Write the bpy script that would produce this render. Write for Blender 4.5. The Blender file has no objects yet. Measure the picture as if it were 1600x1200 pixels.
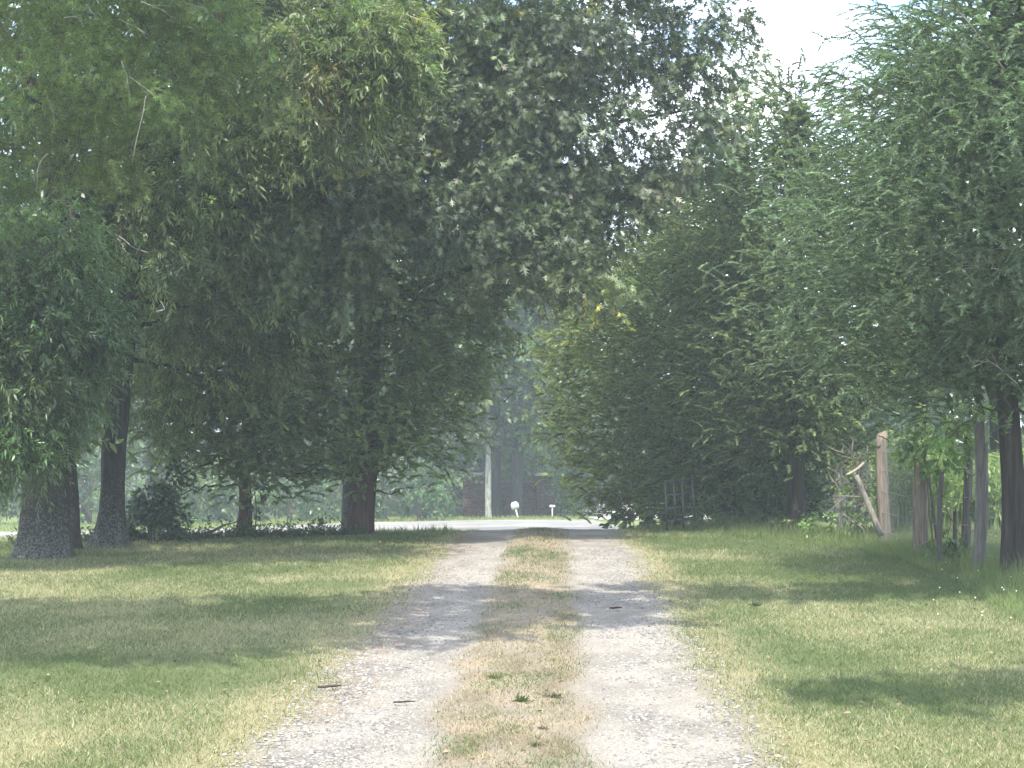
import bpy, math, random
import numpy as np
from mathutils import Vector

random.seed(7)
RNG = np.random.default_rng(11)
scene = bpy.context.scene
COL = scene.collection

# ---------------------------------------------------------------- camera, sky, sun, exposure
F, CZ, HY = 2400.0, 1.7, 671.0          # focal length in pixels of the 1600 px photo, eye height, horizon row
cam_d = bpy.data.cameras.new('camera')
cam_d.sensor_width = 36.0
cam_d.lens = F / 1600.0 * 36.0
cam_d.shift_y = (HY - 600.0) / 1600.0
cam_d.clip_start, cam_d.clip_end = 0.1, 2000.0
cam = bpy.data.objects.new('camera', cam_d)
COL.objects.link(cam)
cam.location = (0, 0, CZ)
cam.rotation_euler = (math.radians(90), 0, 0)
scene.camera = cam

SUN_EL, SUN_AZ = math.radians(60), math.radians(194)     # azimuth clockwise from +Y (the way the camera looks)
SUN = Vector((math.sin(SUN_AZ) * math.cos(SUN_EL), math.cos(SUN_AZ) * math.cos(SUN_EL), math.sin(SUN_EL)))

world = bpy.data.worlds.new('World')
scene.world = world
world.use_nodes = True
wt = world.node_tree
wt.nodes.clear()
w_out = wt.nodes.new('ShaderNodeOutputWorld')
w_bg = wt.nodes.new('ShaderNodeBackground')
w_bg.inputs['Strength'].default_value = 0.15
sky = wt.nodes.new('ShaderNodeTexSky')
sky.sky_type = 'NISHITA'
sky.sun_disc = False
sky.sun_elevation = SUN_EL
sky.sun_rotation = SUN_AZ
sky.dust_density = 0.8
sky.ozone_density = 2.0
sky.air_density = 0.75
# broken white cloud all over the sky
w_co = wt.nodes.new('ShaderNodeTexCoord')
w_map = wt.nodes.new('ShaderNodeMapping')
w_map.inputs['Scale'].default_value = (3.0, 3.0, 7.5)
w_map.inputs['Location'].default_value = (1.7, 0.4, 0.15)
w_no = wt.nodes.new('ShaderNodeTexNoise')
w_no.inputs['Scale'].default_value = 1.7
w_no.inputs['Detail'].default_value = 8.0
w_no.inputs['Roughness'].default_value = 0.52
w_ra = wt.nodes.new('ShaderNodeValToRGB')
w_ra.color_ramp.elements[0].position = 0.42
w_ra.color_ramp.elements[1].position = 0.60
w_mx = wt.nodes.new('ShaderNodeMixRGB')
w_mx.inputs['Color2'].default_value = (6.0, 6.1, 6.2, 1)
wt.links.new(w_co.outputs['Generated'], w_map.inputs['Vector'])
wt.links.new(w_map.outputs['Vector'], w_no.inputs['Vector'])
wt.links.new(w_no.outputs['Fac'], w_ra.inputs['Fac'])
wt.links.new(w_ra.outputs['Color'], w_mx.inputs['Fac'])
wt.links.new(sky.outputs['Color'], w_mx.inputs['Color1'])
wt.links.new(w_mx.outputs['Color'], w_bg.inputs['Color'])
wt.links.new(w_bg.outputs['Background'], w_out.inputs['Surface'])

sun_d = bpy.data.lights.new('sun', 'SUN')
sun_d.energy = 2.3
sun_d.angle = math.radians(0.6)
sun_d.color = (1.0, 0.94, 0.82)
sun = bpy.data.objects.new('sun', sun_d)
COL.objects.link(sun)
sun.rotation_euler = SUN.to_track_quat('Z', 'Y').to_euler()
sun.location = SUN * 60

scene.view_settings.view_transform = 'Standard'
scene.view_settings.look = 'None'
scene.view_settings.exposure = 2.0
scene.view_settings.gamma = 1.0
scene.view_settings.use_curve_mapping = False
scene.render.engine = 'CYCLES'
cy = scene.cycles
cy.max_bounces = 9
cy.diffuse_bounces = 5
cy.glossy_bounces = 2
cy.transmission_bounces = 5
cy.transparent_max_bounces = 6
cy.volume_bounces = 1
cy.sample_clamp_indirect = 6.0
cy.use_denoising = True
HAZE = 0.0018

# ---------------------------------------------------------------- helpers
def at(px, py, Y):
    """The point that the photo's pixel (1600 x 1200) shows at depth Y."""
    return np.array([(px - 800.0) / F * Y, Y, CZ - (py - HY) / F * Y])

def px2m(p, Y):
    return p / F * Y

def _hash(ix, iy, iz, seed):
    h = (ix.astype(np.int64) * 374761393 + iy.astype(np.int64) * 668265263 + iz.astype(np.int64) * 2147483647 + seed * 1274126177) & 0xffffffff
    h = ((h ^ (h >> 13)) * 1274126177) & 0xffffffff
    h = (h ^ (h >> 16)) & 0xffffffff
    return h / 4294967295.0

def vnoise(x, y, z=0.0, seed=0):
    """Value noise, 0..1."""
    x, y = np.asarray(x, float), np.asarray(y, float)
    z = np.zeros_like(x) + z
    ix, iy, iz = np.floor(x), np.floor(y), np.floor(z)
    fx, fy, fz = x - ix, y - iy, z - iz
    fx, fy, fz = [f * f * (3 - 2 * f) for f in (fx, fy, fz)]
    r = 0
    for dx in (0, 1):
        for dy in (0, 1):
            for dz in (0, 1):
                w = (fx if dx else 1 - fx) * (fy if dy else 1 - fy) * (fz if dz else 1 - fz)
                r = r + w * _hash(ix + dx, iy + dy, iz + dz, seed)
    return r

def fbm(x, y, z=0.0, seed=0, octaves=4):
    r, a, s, f = 0, 0.5, 0, 1.0
    for k in range(octaves):
        r = r + a * vnoise(np.asarray(x) * f, np.asarray(y) * f, np.asarray(z) * f, seed + k)
        s += a
        a *= 0.5
        f *= 2.03
    return r / s

def unit(v):
    return v / np.maximum(np.linalg.norm(v, axis=-1, keepdims=True), 1e-9)

def rdir(n, rng=RNG):
    return unit(rng.normal(size=(n, 3)))

class Acc:
    """Collects vertices, triangles and quads with a colour per vertex, links them as one mesh object."""
    def __init__(self):
        self.v, self.c, self.t, self.q, self.n = [], [], [], [], 0
    def add(self, v, tris=None, quads=None, col=(0.5, 0.5, 0.5)):
        v = np.asarray(v, float).reshape(-1, 3)
        c = np.broadcast_to(np.asarray(col, float), (len(v), 3))
        if tris is not None:
            self.t.append(np.asarray(tris, np.int64).reshape(-1, 3) + self.n)
        if quads is not None:
            self.q.append(np.asarray(quads, np.int64).reshape(-1, 4) + self.n)
        self.v.append(v)
        self.c.append(c)
        self.n += len(v)
    def mesh(self, name, mat, smooth=False):
        v = np.concatenate(self.v) if self.v else np.zeros((0, 3))
        c = np.concatenate(self.c) if self.c else np.zeros((0, 3))
        t = np.concatenate(self.t) if self.t else np.zeros((0, 3), np.int64)
        q = np.concatenate(self.q) if self.q else np.zeros((0, 4), np.int64)
        me = bpy.data.meshes.new(name)
        me.vertices.add(len(v))
        me.vertices.foreach_set('co', v.astype(np.float32).ravel())
        loops = np.concatenate([t.ravel(), q.ravel()]).astype(np.int32)
        me.loops.add(len(loops))
        me.loops.foreach_set('vertex_index', loops)
        starts = np.concatenate([np.arange(len(t)) * 3, len(t) * 3 + np.arange(len(q)) * 4]).astype(np.int32)
        me.polygons.add(len(starts))
        me.polygons.foreach_set('loop_start', starts)
        me.update(calc_edges=True)
        if smooth:
            me.polygons.foreach_set('use_smooth', np.ones(len(starts), bool))
        at_ = me.color_attributes.new('tint', 'FLOAT_COLOR', 'POINT')
        at_.data.foreach_set('color', np.concatenate([c, np.ones((len(c), 1))], 1).astype(np.float32).ravel())
        if mat is not None:
            me.materials.append(mat)
        return me
    def build(self, name, mat, parent=None, smooth=False, origin=None):
        if origin is not None:
            o_ = np.asarray(origin, float)
            self.v = [x - o_ for x in self.v]
        ob = bpy.data.objects.new(name, self.mesh(name, mat, smooth))
        COL.objects.link(ob)
        if origin is not None:
            ob.location = tuple(float(a) for a in origin)
        if parent is not None:
            ob.parent = parent
        return ob

def tag(o, label=None, cat=None, group=None, kind=None):
    if label: o['label'] = label
    if cat: o['category'] = cat
    if group: o['group'] = group
    if kind: o['kind'] = kind
    return o

def thing(name, label, cat, loc, group=None):
    o = bpy.data.objects.new(name, None)
    COL.objects.link(o)
    o.location = tuple(float(a) for a in loc)
    o.empty_display_size = 0.3
    return tag(o, label, cat, group)

BOXQ = np.array([[0, 3, 2, 1], [4, 5, 6, 7], [0, 1, 5, 4], [1, 2, 6, 5], [2, 3, 7, 6], [3, 0, 4, 7]])
def box_v(x0, x1, y0, y1, z0, z1):
    return np.array([[x0, y0, z0], [x1, y0, z0], [x1, y1, z0], [x0, y1, z0], [x0, y0, z1], [x1, y0, z1], [x1, y1, z1], [x0, y1, z1]], float)

def add_box(acc, x0, x1, y0, y1, z0, z1, col=(0.5, 0.5, 0.5)):
    acc.add(box_v(x0, x1, y0, y1, z0, z1), quads=BOXQ, col=col)

def tube(acc, pts, rad, n=8, col=(0.5, 0.5, 0.5), rough=0.0, seed=0, freq=(3.0, 2.0), cap=True):
    """A tapered tube along a polyline; rough gives it an uneven surface."""
    pts = np.asarray(pts, float)
    m = len(pts)
    rad = np.broadcast_to(np.asarray(rad, float), (m,))
    tan = np.gradient(pts, axis=0)
    tan = unit(tan)
    ref = np.array([0.0, 1.0, 0.0]) if abs(tan[0][1]) < 0.9 else np.array([1.0, 0.0, 0.0])
    s = unit(np.cross(tan, ref))
    b = np.cross(tan, s)
    a = np.linspace(0, 2 * math.pi, n, endpoint=False)
    ca, sa = np.cos(a), np.sin(a)
    R = rad[:, None] * np.ones(n)
    if rough:
        zz = np.cumsum(np.r_[0, np.linalg.norm(np.diff(pts, axis=0), axis=1)])
        R = R * (1 + rough * (fbm(ca[None] * freq[0] + 10, sa[None] * freq[0] + 20, zz[:, None] * freq[1], seed) - 0.5) * 2)
    v = pts[:, None] + R[..., None] * (ca[None, :, None] * s[:, None] + sa[None, :, None] * b[:, None])
    i, j = np.meshgrid(np.arange(m - 1), np.arange(n), indexing='ij')
    j2 = (j + 1) % n
    q = np.stack([i * n + j, (i + 1) * n + j, (i + 1) * n + j2, i * n + j2], -1).reshape(-1, 4)
    vv = v.reshape(-1, 3)
    tris = None
    if cap:
        vv = np.concatenate([vv, pts[:1], pts[-1:]])
        k = m * n
        jj = np.arange(n)
        t1 = np.stack([np.full(n, k), jj, (jj + 1) % n], -1)
        t2 = np.stack([np.full(n, k + 1), (m - 1) * n + (jj + 1) % n, (m - 1) * n + jj], -1)
        tris = np.concatenate([t1, t2])
    acc.add(vv, tris=tris, quads=q, col=col)

def curve(p0, p1, p2, n=10):
    t = np.linspace(0, 1, n)[:, None]
    return (1 - t) ** 2 * np.asarray(p0) + 2 * t * (1 - t) * np.asarray(p1) + t * t * np.asarray(p2)

# ---------------------------------------------------------------- ground shape
def ground(X, Y):
    X, Y = np.asarray(X, float), np.asarray(Y, float)
    yc = 25.2 + 0.40 * np.clip(X, -14, 0)
    d = Y - yc
    z = np.interp(d, [-60, -1.5, 0, 1.5, 4, 8, 11, 14.3, 17.8, 34.8, 45, 600], [0, 0, -0.006, -0.05, -0.27, -0.62, -0.83, -0.955, -1.06, -1.80, -2.30, -2.5])
    near = np.clip(1 - np.abs(d + 10) / 30, 0, 1)
    return z + near * (fbm(X * 0.45, Y * 0.45, 0, 5) - 0.5) * 0.05

def drive_x(Y):
    return -0.24 + 0.0285 * np.asarray(Y, float)

# ---------------------------------------------------------------- materials
def new_mat(name):
    m = bpy.data.materials.new(name)
    m.use_nodes = True
    nt = m.node_tree
    b = nt.nodes['Principled BSDF']
    return m, nt, b

def leaf_mat(name, trans=0.35, rough=0.45, spec=0.5, tcol=(1.15, 1.35, 0.70)):
    m, nt, b = new_mat(name)
    a = nt.nodes.new('ShaderNodeAttribute'); a.attribute_name = 'tint'
    b.inputs['Roughness'].default_value = rough
    b.inputs['Specular IOR Level'].default_value = spec
    nt.links.new(a.outputs['Color'], b.inputs['Base Color'])
    tr = nt.nodes.new('ShaderNodeBsdfTranslucent')
    mu = nt.nodes.new('ShaderNodeMixRGB'); mu.blend_type = 'MULTIPLY'; mu.inputs['Fac'].default_value = 1
    mu.inputs['Color2'].default_value = (*tcol, 1)
    nt.links.new(a.outputs['Color'], mu.inputs['Color1'])
    nt.links.new(mu.outputs['Color'], tr.inputs['Color'])
    mx = nt.nodes.new('ShaderNodeMixShader'); mx.inputs['Fac'].default_value = trans
    nt.links.new(b.outputs['BSDF'], mx.inputs[1])
    nt.links.new(tr.outputs['BSDF'], mx.inputs[2])
    nt.links.new(mx.outputs['Shader'], nt.nodes['Material Output'].inputs['Surface'])
    return m

def tint_mat(name, rough=0.85, spec=0.25, noise=None, bump=None, metallic=0.0, amount=0.35):
    """Vertex tint times a fine noise."""
    m, nt, b = new_mat(name)
    a = nt.nodes.new('ShaderNodeAttribute'); a.attribute_name = 'tint'
    b.inputs['Roughness'].default_value = rough
    b.inputs['Specular IOR Level'].default_value = spec
    b.inputs['Metallic'].default_value = metallic
    src = a.outputs['Color']
    if noise:
        co = nt.nodes.new('ShaderNodeTexCoord')
        mp = nt.nodes.new('ShaderNodeMapping')
        mp.inputs['Scale'].default_value = noise
        no = nt.nodes.new('ShaderNodeTexNoise')
        no.inputs['Scale'].default_value = 1.0
        no.inputs['Detail'].default_value = 6
        no.inputs['Roughness'].default_value = 0.65
        nt.links.new(co.outputs['Object'], mp.inputs['Vector'])
        nt.links.new(mp.outputs['Vector'], no.inputs['Vector'])
        ra = nt.nodes.new('ShaderNodeMapRange')
        ra.inputs['From Min'].default_value = 0.3
        ra.inputs['From Max'].default_value = 0.7
        ra.inputs['To Min'].default_value = 1 - amount
        ra.inputs['To Max'].default_value = 1 + amount
        nt.links.new(no.outputs['Fac'], ra.inputs['Value'])
        mu = nt.nodes.new('ShaderNodeVectorMath'); mu.operation = 'SCALE'
        nt.links.new(src, mu.inputs[0])
        nt.links.new(ra.outputs['Result'], mu.inputs['Scale'])
        src = mu.outputs['Vector']
        if bump:
            bp = nt.nodes.new('ShaderNodeBump')
            bp.inputs['Strength'].default_value = bump[0]
            bp.inputs['Distance'].default_value = bump[1]
            nt.links.new(no.outputs['Fac'], bp.inputs['Height'])
            nt.links.new(bp.outputs['Normal'], b.inputs['Normal'])
    nt.links.new(src, b.inputs['Base Color'])
    return m

def bark_mat(name, dark, light, lichen=None, lichen_top=1.6, lichen_amt=0.5, stretch=(16, 16, 2.2)):
    m, nt, b = new_mat(name)
    b.inputs['Roughness'].default_value = 0.9
    b.inputs['Specular IOR Level'].default_value = 0.15
    co = nt.nodes.new('ShaderNodeTexCoord')
    mp = nt.nodes.new('ShaderNodeMapping'); mp.inputs['Scale'].default_value = stretch
    no = nt.nodes.new('ShaderNodeTexNoise'); no.inputs['Scale'].default_value = 1.0
    no.inputs['Detail'].default_value = 7; no.inputs['Roughness'].default_value = 0.7
    nt.links.new(co.outputs['Object'], mp.inputs['Vector'])
    nt.links.new(mp.outputs['Vector'], no.inputs['Vector'])
    ra = nt.nodes.new('ShaderNodeValToRGB')
    ra.color_ramp.elements[0].position = 0.36; ra.color_ramp.elements[0].color = (*dark, 1)
    ra.color_ramp.elements[1].position = 0.66; ra.color_ramp.elements[1].color = (*light, 1)
    nt.links.new(no.outputs['Fac'], ra.inputs['Fac'])
    src = ra.outputs['Color']
    if lichen:
        n2 = nt.nodes.new('ShaderNodeTexNoise'); n2.inputs['Scale'].default_value = 34
        n2.inputs['Detail'].default_value = 4; n2.inputs['Roughness'].default_value = 0.75
        nt.links.new(co.outputs['Object'], n2.inputs['Vector'])
        sx = nt.nodes.new('ShaderNodeSeparateXYZ')
        nt.links.new(co.outputs['Object'], sx.inputs['Vector'])
        hr = nt.nodes.new('ShaderNodeMapRange')
        hr.inputs['From Min'].default_value = 0.0; hr.inputs['From Max'].default_value = lichen_top
        hr.inputs['To Min'].default_value = 0.08; hr.inputs['To Max'].default_value = -0.12
        nt.links.new(sx.outputs['Z'], hr.inputs['Value'])
        ad = nt.nodes.new('ShaderNodeMath'); ad.operation = 'ADD'
        nt.links.new(n2.outputs['Fac'], ad.inputs[0]); nt.links.new(hr.outputs['Result'], ad.inputs[1])
        r2 = nt.nodes.new('ShaderNodeMapRange')
        r2.inputs['From Min'].default_value = 0.53; r2.inputs['From Max'].default_value = 0.60
        r2.inputs['To Max'].default_value = lichen_amt
        nt.links.new(ad.outputs['Value'], r2.inputs['Value'])
        mx = nt.nodes.new('ShaderNodeMixRGB'); mx.inputs['Color2'].default_value = (*lichen, 1)
        nt.links.new(r2.outputs['Result'], mx.inputs['Fac'])
        nt.links.new(src, mx.inputs['Color1'])
        src = mx.outputs['Color']
    nt.links.new(src, b.inputs['Base Color'])
    bp = nt.nodes.new('ShaderNodeBump'); bp.inputs['Strength'].default_value = 0.9; bp.inputs['Distance'].default_value = 0.03
    nt.links.new(no.outputs['Fac'], bp.inputs['Height'])
    nt.links.new(bp.outputs['Normal'], b.inputs['Normal'])
    return m

M = {}
M['oak_leaf'] = leaf_mat('oak_leaf', 0.42, 0.38, 0.6)
M['red_oak_leaf'] = leaf_mat('red_oak_leaf', 0.34, 0.42, 0.5)
M['cedar_leaf'] = leaf_mat('cedar_leaf', 0.40, 0.6, 0.3)
M['pine_leaf'] = leaf_mat('pine_leaf', 0.40, 0.5, 0.4)
M['weed_leaf'] = leaf_mat('weed_leaf', 0.40, 0.5, 0.4)
M['grass'] = leaf_mat('grass', 0.30, 0.55, 0.35)
M['soil'] = tint_mat('soil', 0.95, 0.15, (60, 60, 60), (0.6, 0.02), amount=0.35)
M['gravel'] = tint_mat('gravel', 0.9, 0.2, (75, 75, 75), (0.8, 0.03), amount=0.38)
M['stone'] = tint_mat('stone', 0.85, 0.25, (40, 40, 40), amount=0.15)
M['asphalt'] = tint_mat('asphalt', 0.8, 0.3, (30, 30, 30), (0.3, 0.01), amount=0.2)
M['oak_bark'] = bark_mat('oak_bark', (0.012, 0.011, 0.011), (0.055, 0.049, 0.045), (0.17, 0.185, 0.165), 1.6, 0.6)
M['cedar_bark'] = bark_mat('cedar_bark', (0.014, 0.012, 0.011), (0.065, 0.054, 0.048), None, stretch=(22, 22, 1.2))
M['red_cedar_bark'] = bark_mat('red_cedar_bark', (0.030, 0.018, 0.015), (0.125, 0.075, 0.060), None, stretch=(22, 22, 1.2))
M['pine_bark'] = bark_mat('pine_bark', (0.016, 0.013, 0.013), (0.07, 0.055, 0.05), None, stretch=(12, 12, 4))
M['pale_bark'] = bark_mat('pale_bark', (0.13, 0.13, 0.115), (0.36, 0.36, 0.32), None, stretch=(10, 10, 3))
M['far_bark'] = bark_mat('far_bark', (0.02, 0.02, 0.02), (0.06, 0.055, 0.05), None)
M['post_wood'] = tint_mat('post_wood', 0.9, 0.15, (45, 45, 3.0), (0.8, 0.02), amount=0.5)
M['twig'] = tint_mat('twig', 0.8, 0.25, (30, 30, 30), amount=0.25)
M['wire'] = tint_mat('wire', 0.5, 0.5, None, None, 0.4)
M['brick'] = tint_mat('brick', 0.88, 0.2, (25, 25, 25), amount=0.25)
M['sheet'] = tint_mat('sheet', 0.5, 0.4)
M['iron'] = tint_mat('iron', 0.5, 0.5)

# ---------------------------------------------------------------- setting: ground, gravel drive, road
def grid_sheet(xs, ys, zf, colf, name, mat, kind='structure'):
    X, Y = np.meshgrid(xs, ys, indexing='ij')
    Z = zf(X, Y)
    n, m = X.shape
    i, j = np.meshgrid(np.arange(n - 1), np.arange(m - 1), indexing='ij')
    q = np.stack([i * m + j, (i + 1) * m + j, (i + 1) * m + j + 1, i * m + j + 1], -1).reshape(-1, 4)
    a = Acc()
    a.add(np.stack([X, Y, Z], -1), quads=q, col=colf(X, Y).reshape(-1, 3))
    o = a.build(name, mat, smooth=True)
    o['kind'] = kind
    return o

def mix(a, b, t):
    t = np.asarray(t)[..., None]
    return np.asarray(a) * (1 - t) + np.asarray(b) * t

def sstep(x, a, b):
    t = np.clip((np.asarray(x) - a) / (b - a), 0, 1)
    return t * t * (3 - 2 * t)

GREEN, FRESH, TAN, PALE = (0.120, 0.155, 0.062), (0.130, 0.190, 0.062), (0.300, 0.285, 0.150), (0.43, 0.41, 0.26)
DIRT = (0.30, 0.22, 0.155)

def dryness(X, Y):
    """0 green to 1 straw, in patches; drier along the drive and where the sun bakes the front lawn."""
    n = fbm(X * 0.55, Y * 0.38, 0, 21, 4)
    n2 = fbm(X * 2.3, Y * 1.6, 0, 31, 3)
    d = 0.52 * sstep(n, 0.33, 0.66) + 0.32 * sstep(n2, 0.35, 0.7)
    e = np.abs(X - drive_x(Y))
    d = d + 0.55 * (1 - sstep(e, 1.35, 2.0))
    d = d + 0.35 * (1 - sstep(Y, 8.5, 10.5))
    # fresh green patch left of the drive
    d = d - 0.9 * np.exp(-(((X + 1.75) / 0.75) ** 2 + ((Y - 10.6) / 0.75) ** 2))
    d = d - 0.15 * (X > 1.3)
    # lush by the fence
    d = d - 0.8 * sstep(X, 3.9 + 0.25 * n2, 5.0) * sstep(Y, 11.5, 15)
    d = d - 0.3 * sstep(Y, 20, 24) * (X > 1)
    return np.clip(d, 0, 1)

def lawn_col(X, Y):
    d = dryness(X, Y)
    c = mix((0.115, 0.130, 0.062), (0.26, 0.24, 0.14), d)
    e = np.abs(X - drive_x(Y))
    c = mix(c, DIRT, (1 - sstep(e, 1.25, 1.75)) * 0.6)
    far = sstep(Y, 44, 50)
    c = mix(c, (0.14, 0.18, 0.06), far)
    wood = sstep(Y, 70, 76)
    return mix(c, (0.05, 0.055, 0.03), wood)

xs = np.unique(np.concatenate([np.arange(-12, 12.01, 0.35), np.arange(-40, 40, 2.0), np.linspace(-300, 300, 41)]))
ys = np.unique(np.concatenate([np.arange(3, 46, 0.3), np.arange(46, 100, 1.5), np.linspace(-40, 3, 15), np.linspace(100, 600, 26)]))
grid_sheet(xs, ys, ground, lawn_col, 'lawn_ground', M['soil'])

def drive_col(X, Y):
    u = X - drive_x(Y)
    w = fbm(X * 2.2, Y * 1.1, 0, 41, 4) - 0.5
    w2 = fbm(X * 6.5, Y * 4.5, 0, 51, 3) - 0.5
    uu = u + 0.30 * w + 0.14 * w2
    g = fbm(X * 3.5, Y * 2.2, 0, 61, 4)
    gravel = mix((0.325, 0.298, 0.262), (0.245, 0.224, 0.195), sstep(g, 0.35, 0.65))
    left = uu < 0
    # left track is dustier at its outer edge
    dirt = (1 - sstep(uu, -1.25, -0.75)) * (0.85 * sstep(fbm(X * 0.8, Y * 0.5, 0, 71, 3), 0.32, 0.6))
    gravel = mix(gravel, (0.27, 0.21, 0.16), dirt)
    centre = 1 - sstep(np.abs(uu + 0.0), 0.30, 0.52)
    straw = mix((0.20, 0.165, 0.115), (0.32, 0.26, 0.19), sstep(g, 0.35, 0.65))
    c = mix(gravel, straw, centre * (0.55 + 0.45 * sstep(w2, -0.2, 0.1)))
    edge = sstep(np.abs(uu), 1.12, 1.42)
    c = mix(c, (0.27, 0.24, 0.15), edge)
    return c

dys = np.arange(2.0, 39.4, 0.12)
du = np.linspace(-1.62, 1.62, 64)
U, Yd = np.meshgrid(du, dys, indexing='ij')
edge_wob = (fbm(np.sign(U) * 5 + 9, Yd * 0.9, 0, 81, 4) - 0.5) * 0.45
Xd = drive_x(Yd) + U * (1 + edge_wob * 0.4)
Zd = ground(Xd, Yd) + 0.012 + 0.028 * np.exp(-(U / 0.35) ** 2) + 0.010 * (fbm(Xd * 7, Yd * 7, 0, 91, 2) - 0.5) - 0.018 * (np.abs(U) / 1.62) ** 8
n_, m_ = U.shape
ii, jj = np.meshgrid(np.arange(n_ - 1), np.arange(m_ - 1), indexing='ij')
acc = Acc()
acc.add(np.stack([Xd, Yd, Zd], -1), quads=np.stack([ii * m_ + jj, (ii + 1) * m_ + jj, (ii + 1) * m_ + jj + 1, ii * m_ + jj + 1], -1), col=drive_col(Xd, Yd).reshape(-1, 3))
o = acc.build('gravel_driveway', M['gravel'], smooth=True)
o['kind'] = 'structure'

def plain(c, s=0.12, f=1.5, seed=3):
    def fn(X, Y):
        return np.asarray(c) * (1 + s * (fbm(X * f, Y * f, 0, seed, 4) - 0.5) * 2)[..., None]
    return fn

# crossing road and the gravel pull-off beyond it
def strip_sheet(name, y0, y1, x0, x1, dz, col, mat, skew=0.0, wob=0.0, ny=12, narrow=0.0):
    xs_ = np.arange(x0, x1 + 0.01, 0.5)
    t = np.linspace(0, 1, ny)
    X, T = np.meshgrid(xs_, t, indexing='ij')
    w0 = (fbm(X * 0.5, X * 0 + 3, 0, 13, 3) - 0.5) * wob
    w1 = (fbm(X * 0.5, X * 0 + 8, 0, 17, 3) - 0.5) * wob
    Y = (y0 + skew * X + w0) * (1 - T) + (y1 + skew * X + w1 - narrow * (1 - sstep(X, -10, -5))) * T
    Z = ground(X, Y) + dz
    n, m = X.shape
    i, j = np.meshgrid(np.arange(n - 1), np.arange(m - 1), indexing='ij')
    a = Acc()
    a.add(np.stack([X, Y, Z], -1), quads=np.stack([i * m + j, (i + 1) * m + j, (i + 1) * m + j + 1, i * m + j + 1], -1), col=col(X, Y).reshape(-1, 3))
    o_ = a.build(name, mat, smooth=True)
    o_['kind'] = 'structure'
    return o_

strip_sheet('asphalt_road', 39.2, 43.2, -40, 40, 0.03, plain((0.13, 0.13, 0.135), 0.15), M['asphalt'])
strip_sheet('gravel_pull_off', 43.0, 57.0, -30, 3.4, 0.02, plain((0.235, 0.23, 0.215), 0.5, 1.6), M['gravel'], wob=2.0, narrow=8.5)
strip_sheet('side_drive', 57.0, 84.0, 3.2, 9.2, 0.026, plain((0.45, 0.42, 0.38), 0.15, 0.8), M['gravel'], ny=30)

# loose stones on the wheel tracks: one stone shape set on scattered points
def stones():
    n = 34000
    Y = 7.0 + 15 * RNG.random(n) ** 1.7
    side = RNG.choice([-1, 1], n)
    u = side * (0.42 + 0.9 * RNG.random(n)) + RNG.normal(0, 0.10, n)
    X = drive_x(Y) + u
    dens = fbm(X * 1.8, Y * 1.0, 0, 101, 3)
    keep = RNG.random(n) < sstep(dens, 0.12, 0.5)
    X, Y = X[keep], Y[keep]
    n = len(X)
    s = np.clip(RNG.gamma(2.5, 0.0026, n) + 0.004, 0, 0.017)
    Z = ground(X, Y) + 0.012
    base = np.array([[1, 0, 0], [0, 1, 0], [-1, 0, 0], [0, -1, 0], [0, 0, 1.0]]) * np.array([1, 1, 0.55])
    ang = RNG.random(n) * 6.28
    v = np.repeat(base[None], n, 0) * (s[:, None, None] * (0.7 + 0.6 * RNG.random((n, 5, 3))))
    c, sn = np.cos(ang)[:, None], np.sin(ang)[:, None]
    vx = v[..., 0] * c - v[..., 1] * sn
    vy = v[..., 0] * sn + v[..., 1] * c
    V = np.stack([vx + X[:, None], vy + Y[:, None], v[..., 2] + Z[:, None]], -1)
    t = np.array([[0, 1, 4], [1, 2, 4], [2, 3, 4], [3, 0, 4]])
    T = (np.arange(n) * 5)[:, None, None] + t[None]
    g = (0.11 + 0.20 * RNG.random(n))[:, None] * np.array([1.0, 0.96, 0.90])
    a = Acc()
    a.add(V, tris=T, col=np.repeat(g, 5, 0))
    o_ = a.build('loose_gravel', M['stone'])
    tag(o_, 'pale loose gravel stones lying on both wheel tracks of the drive', 'gravel', kind='stuff')
stones()

# ---------------------------------------------------------------- grass
def blades(acc, X, Y, h, w, col, lean=0.6):
    n = len(X)
    ud = X - drive_x(Y)
    Z = ground(X, Y) + (np.abs(ud) < 1.62) * (Y < 39) * (0.008 + 0.028 * np.exp(-(ud / 0.35) ** 2) - 0.018 * (np.abs(ud) / 1.62) ** 8)
    a = RNG.random(n) * 6.283
    ln = np.abs(RNG.normal(0, lean, n)) * h
    b = RNG.random(n) * 6.283
    base = np.stack([X, Y, Z + 0.004], -1)
    side = np.stack([np.cos(a), np.sin(a), np.zeros(n)], -1) * (w / 2)[:, None]
    tip = base + np.stack([np.cos(b) * ln, np.sin(b) * ln, h], -1)
    V = np.stack([base - side, base + side, tip], 1)
    cc = np.repeat(col[:, None], 3, 1)
    cc[:, :2] *= 0.82
    acc.add(V, tris=np.arange(n * 3).reshape(-1, 3), col=cc.reshape(-1, 3))

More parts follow.
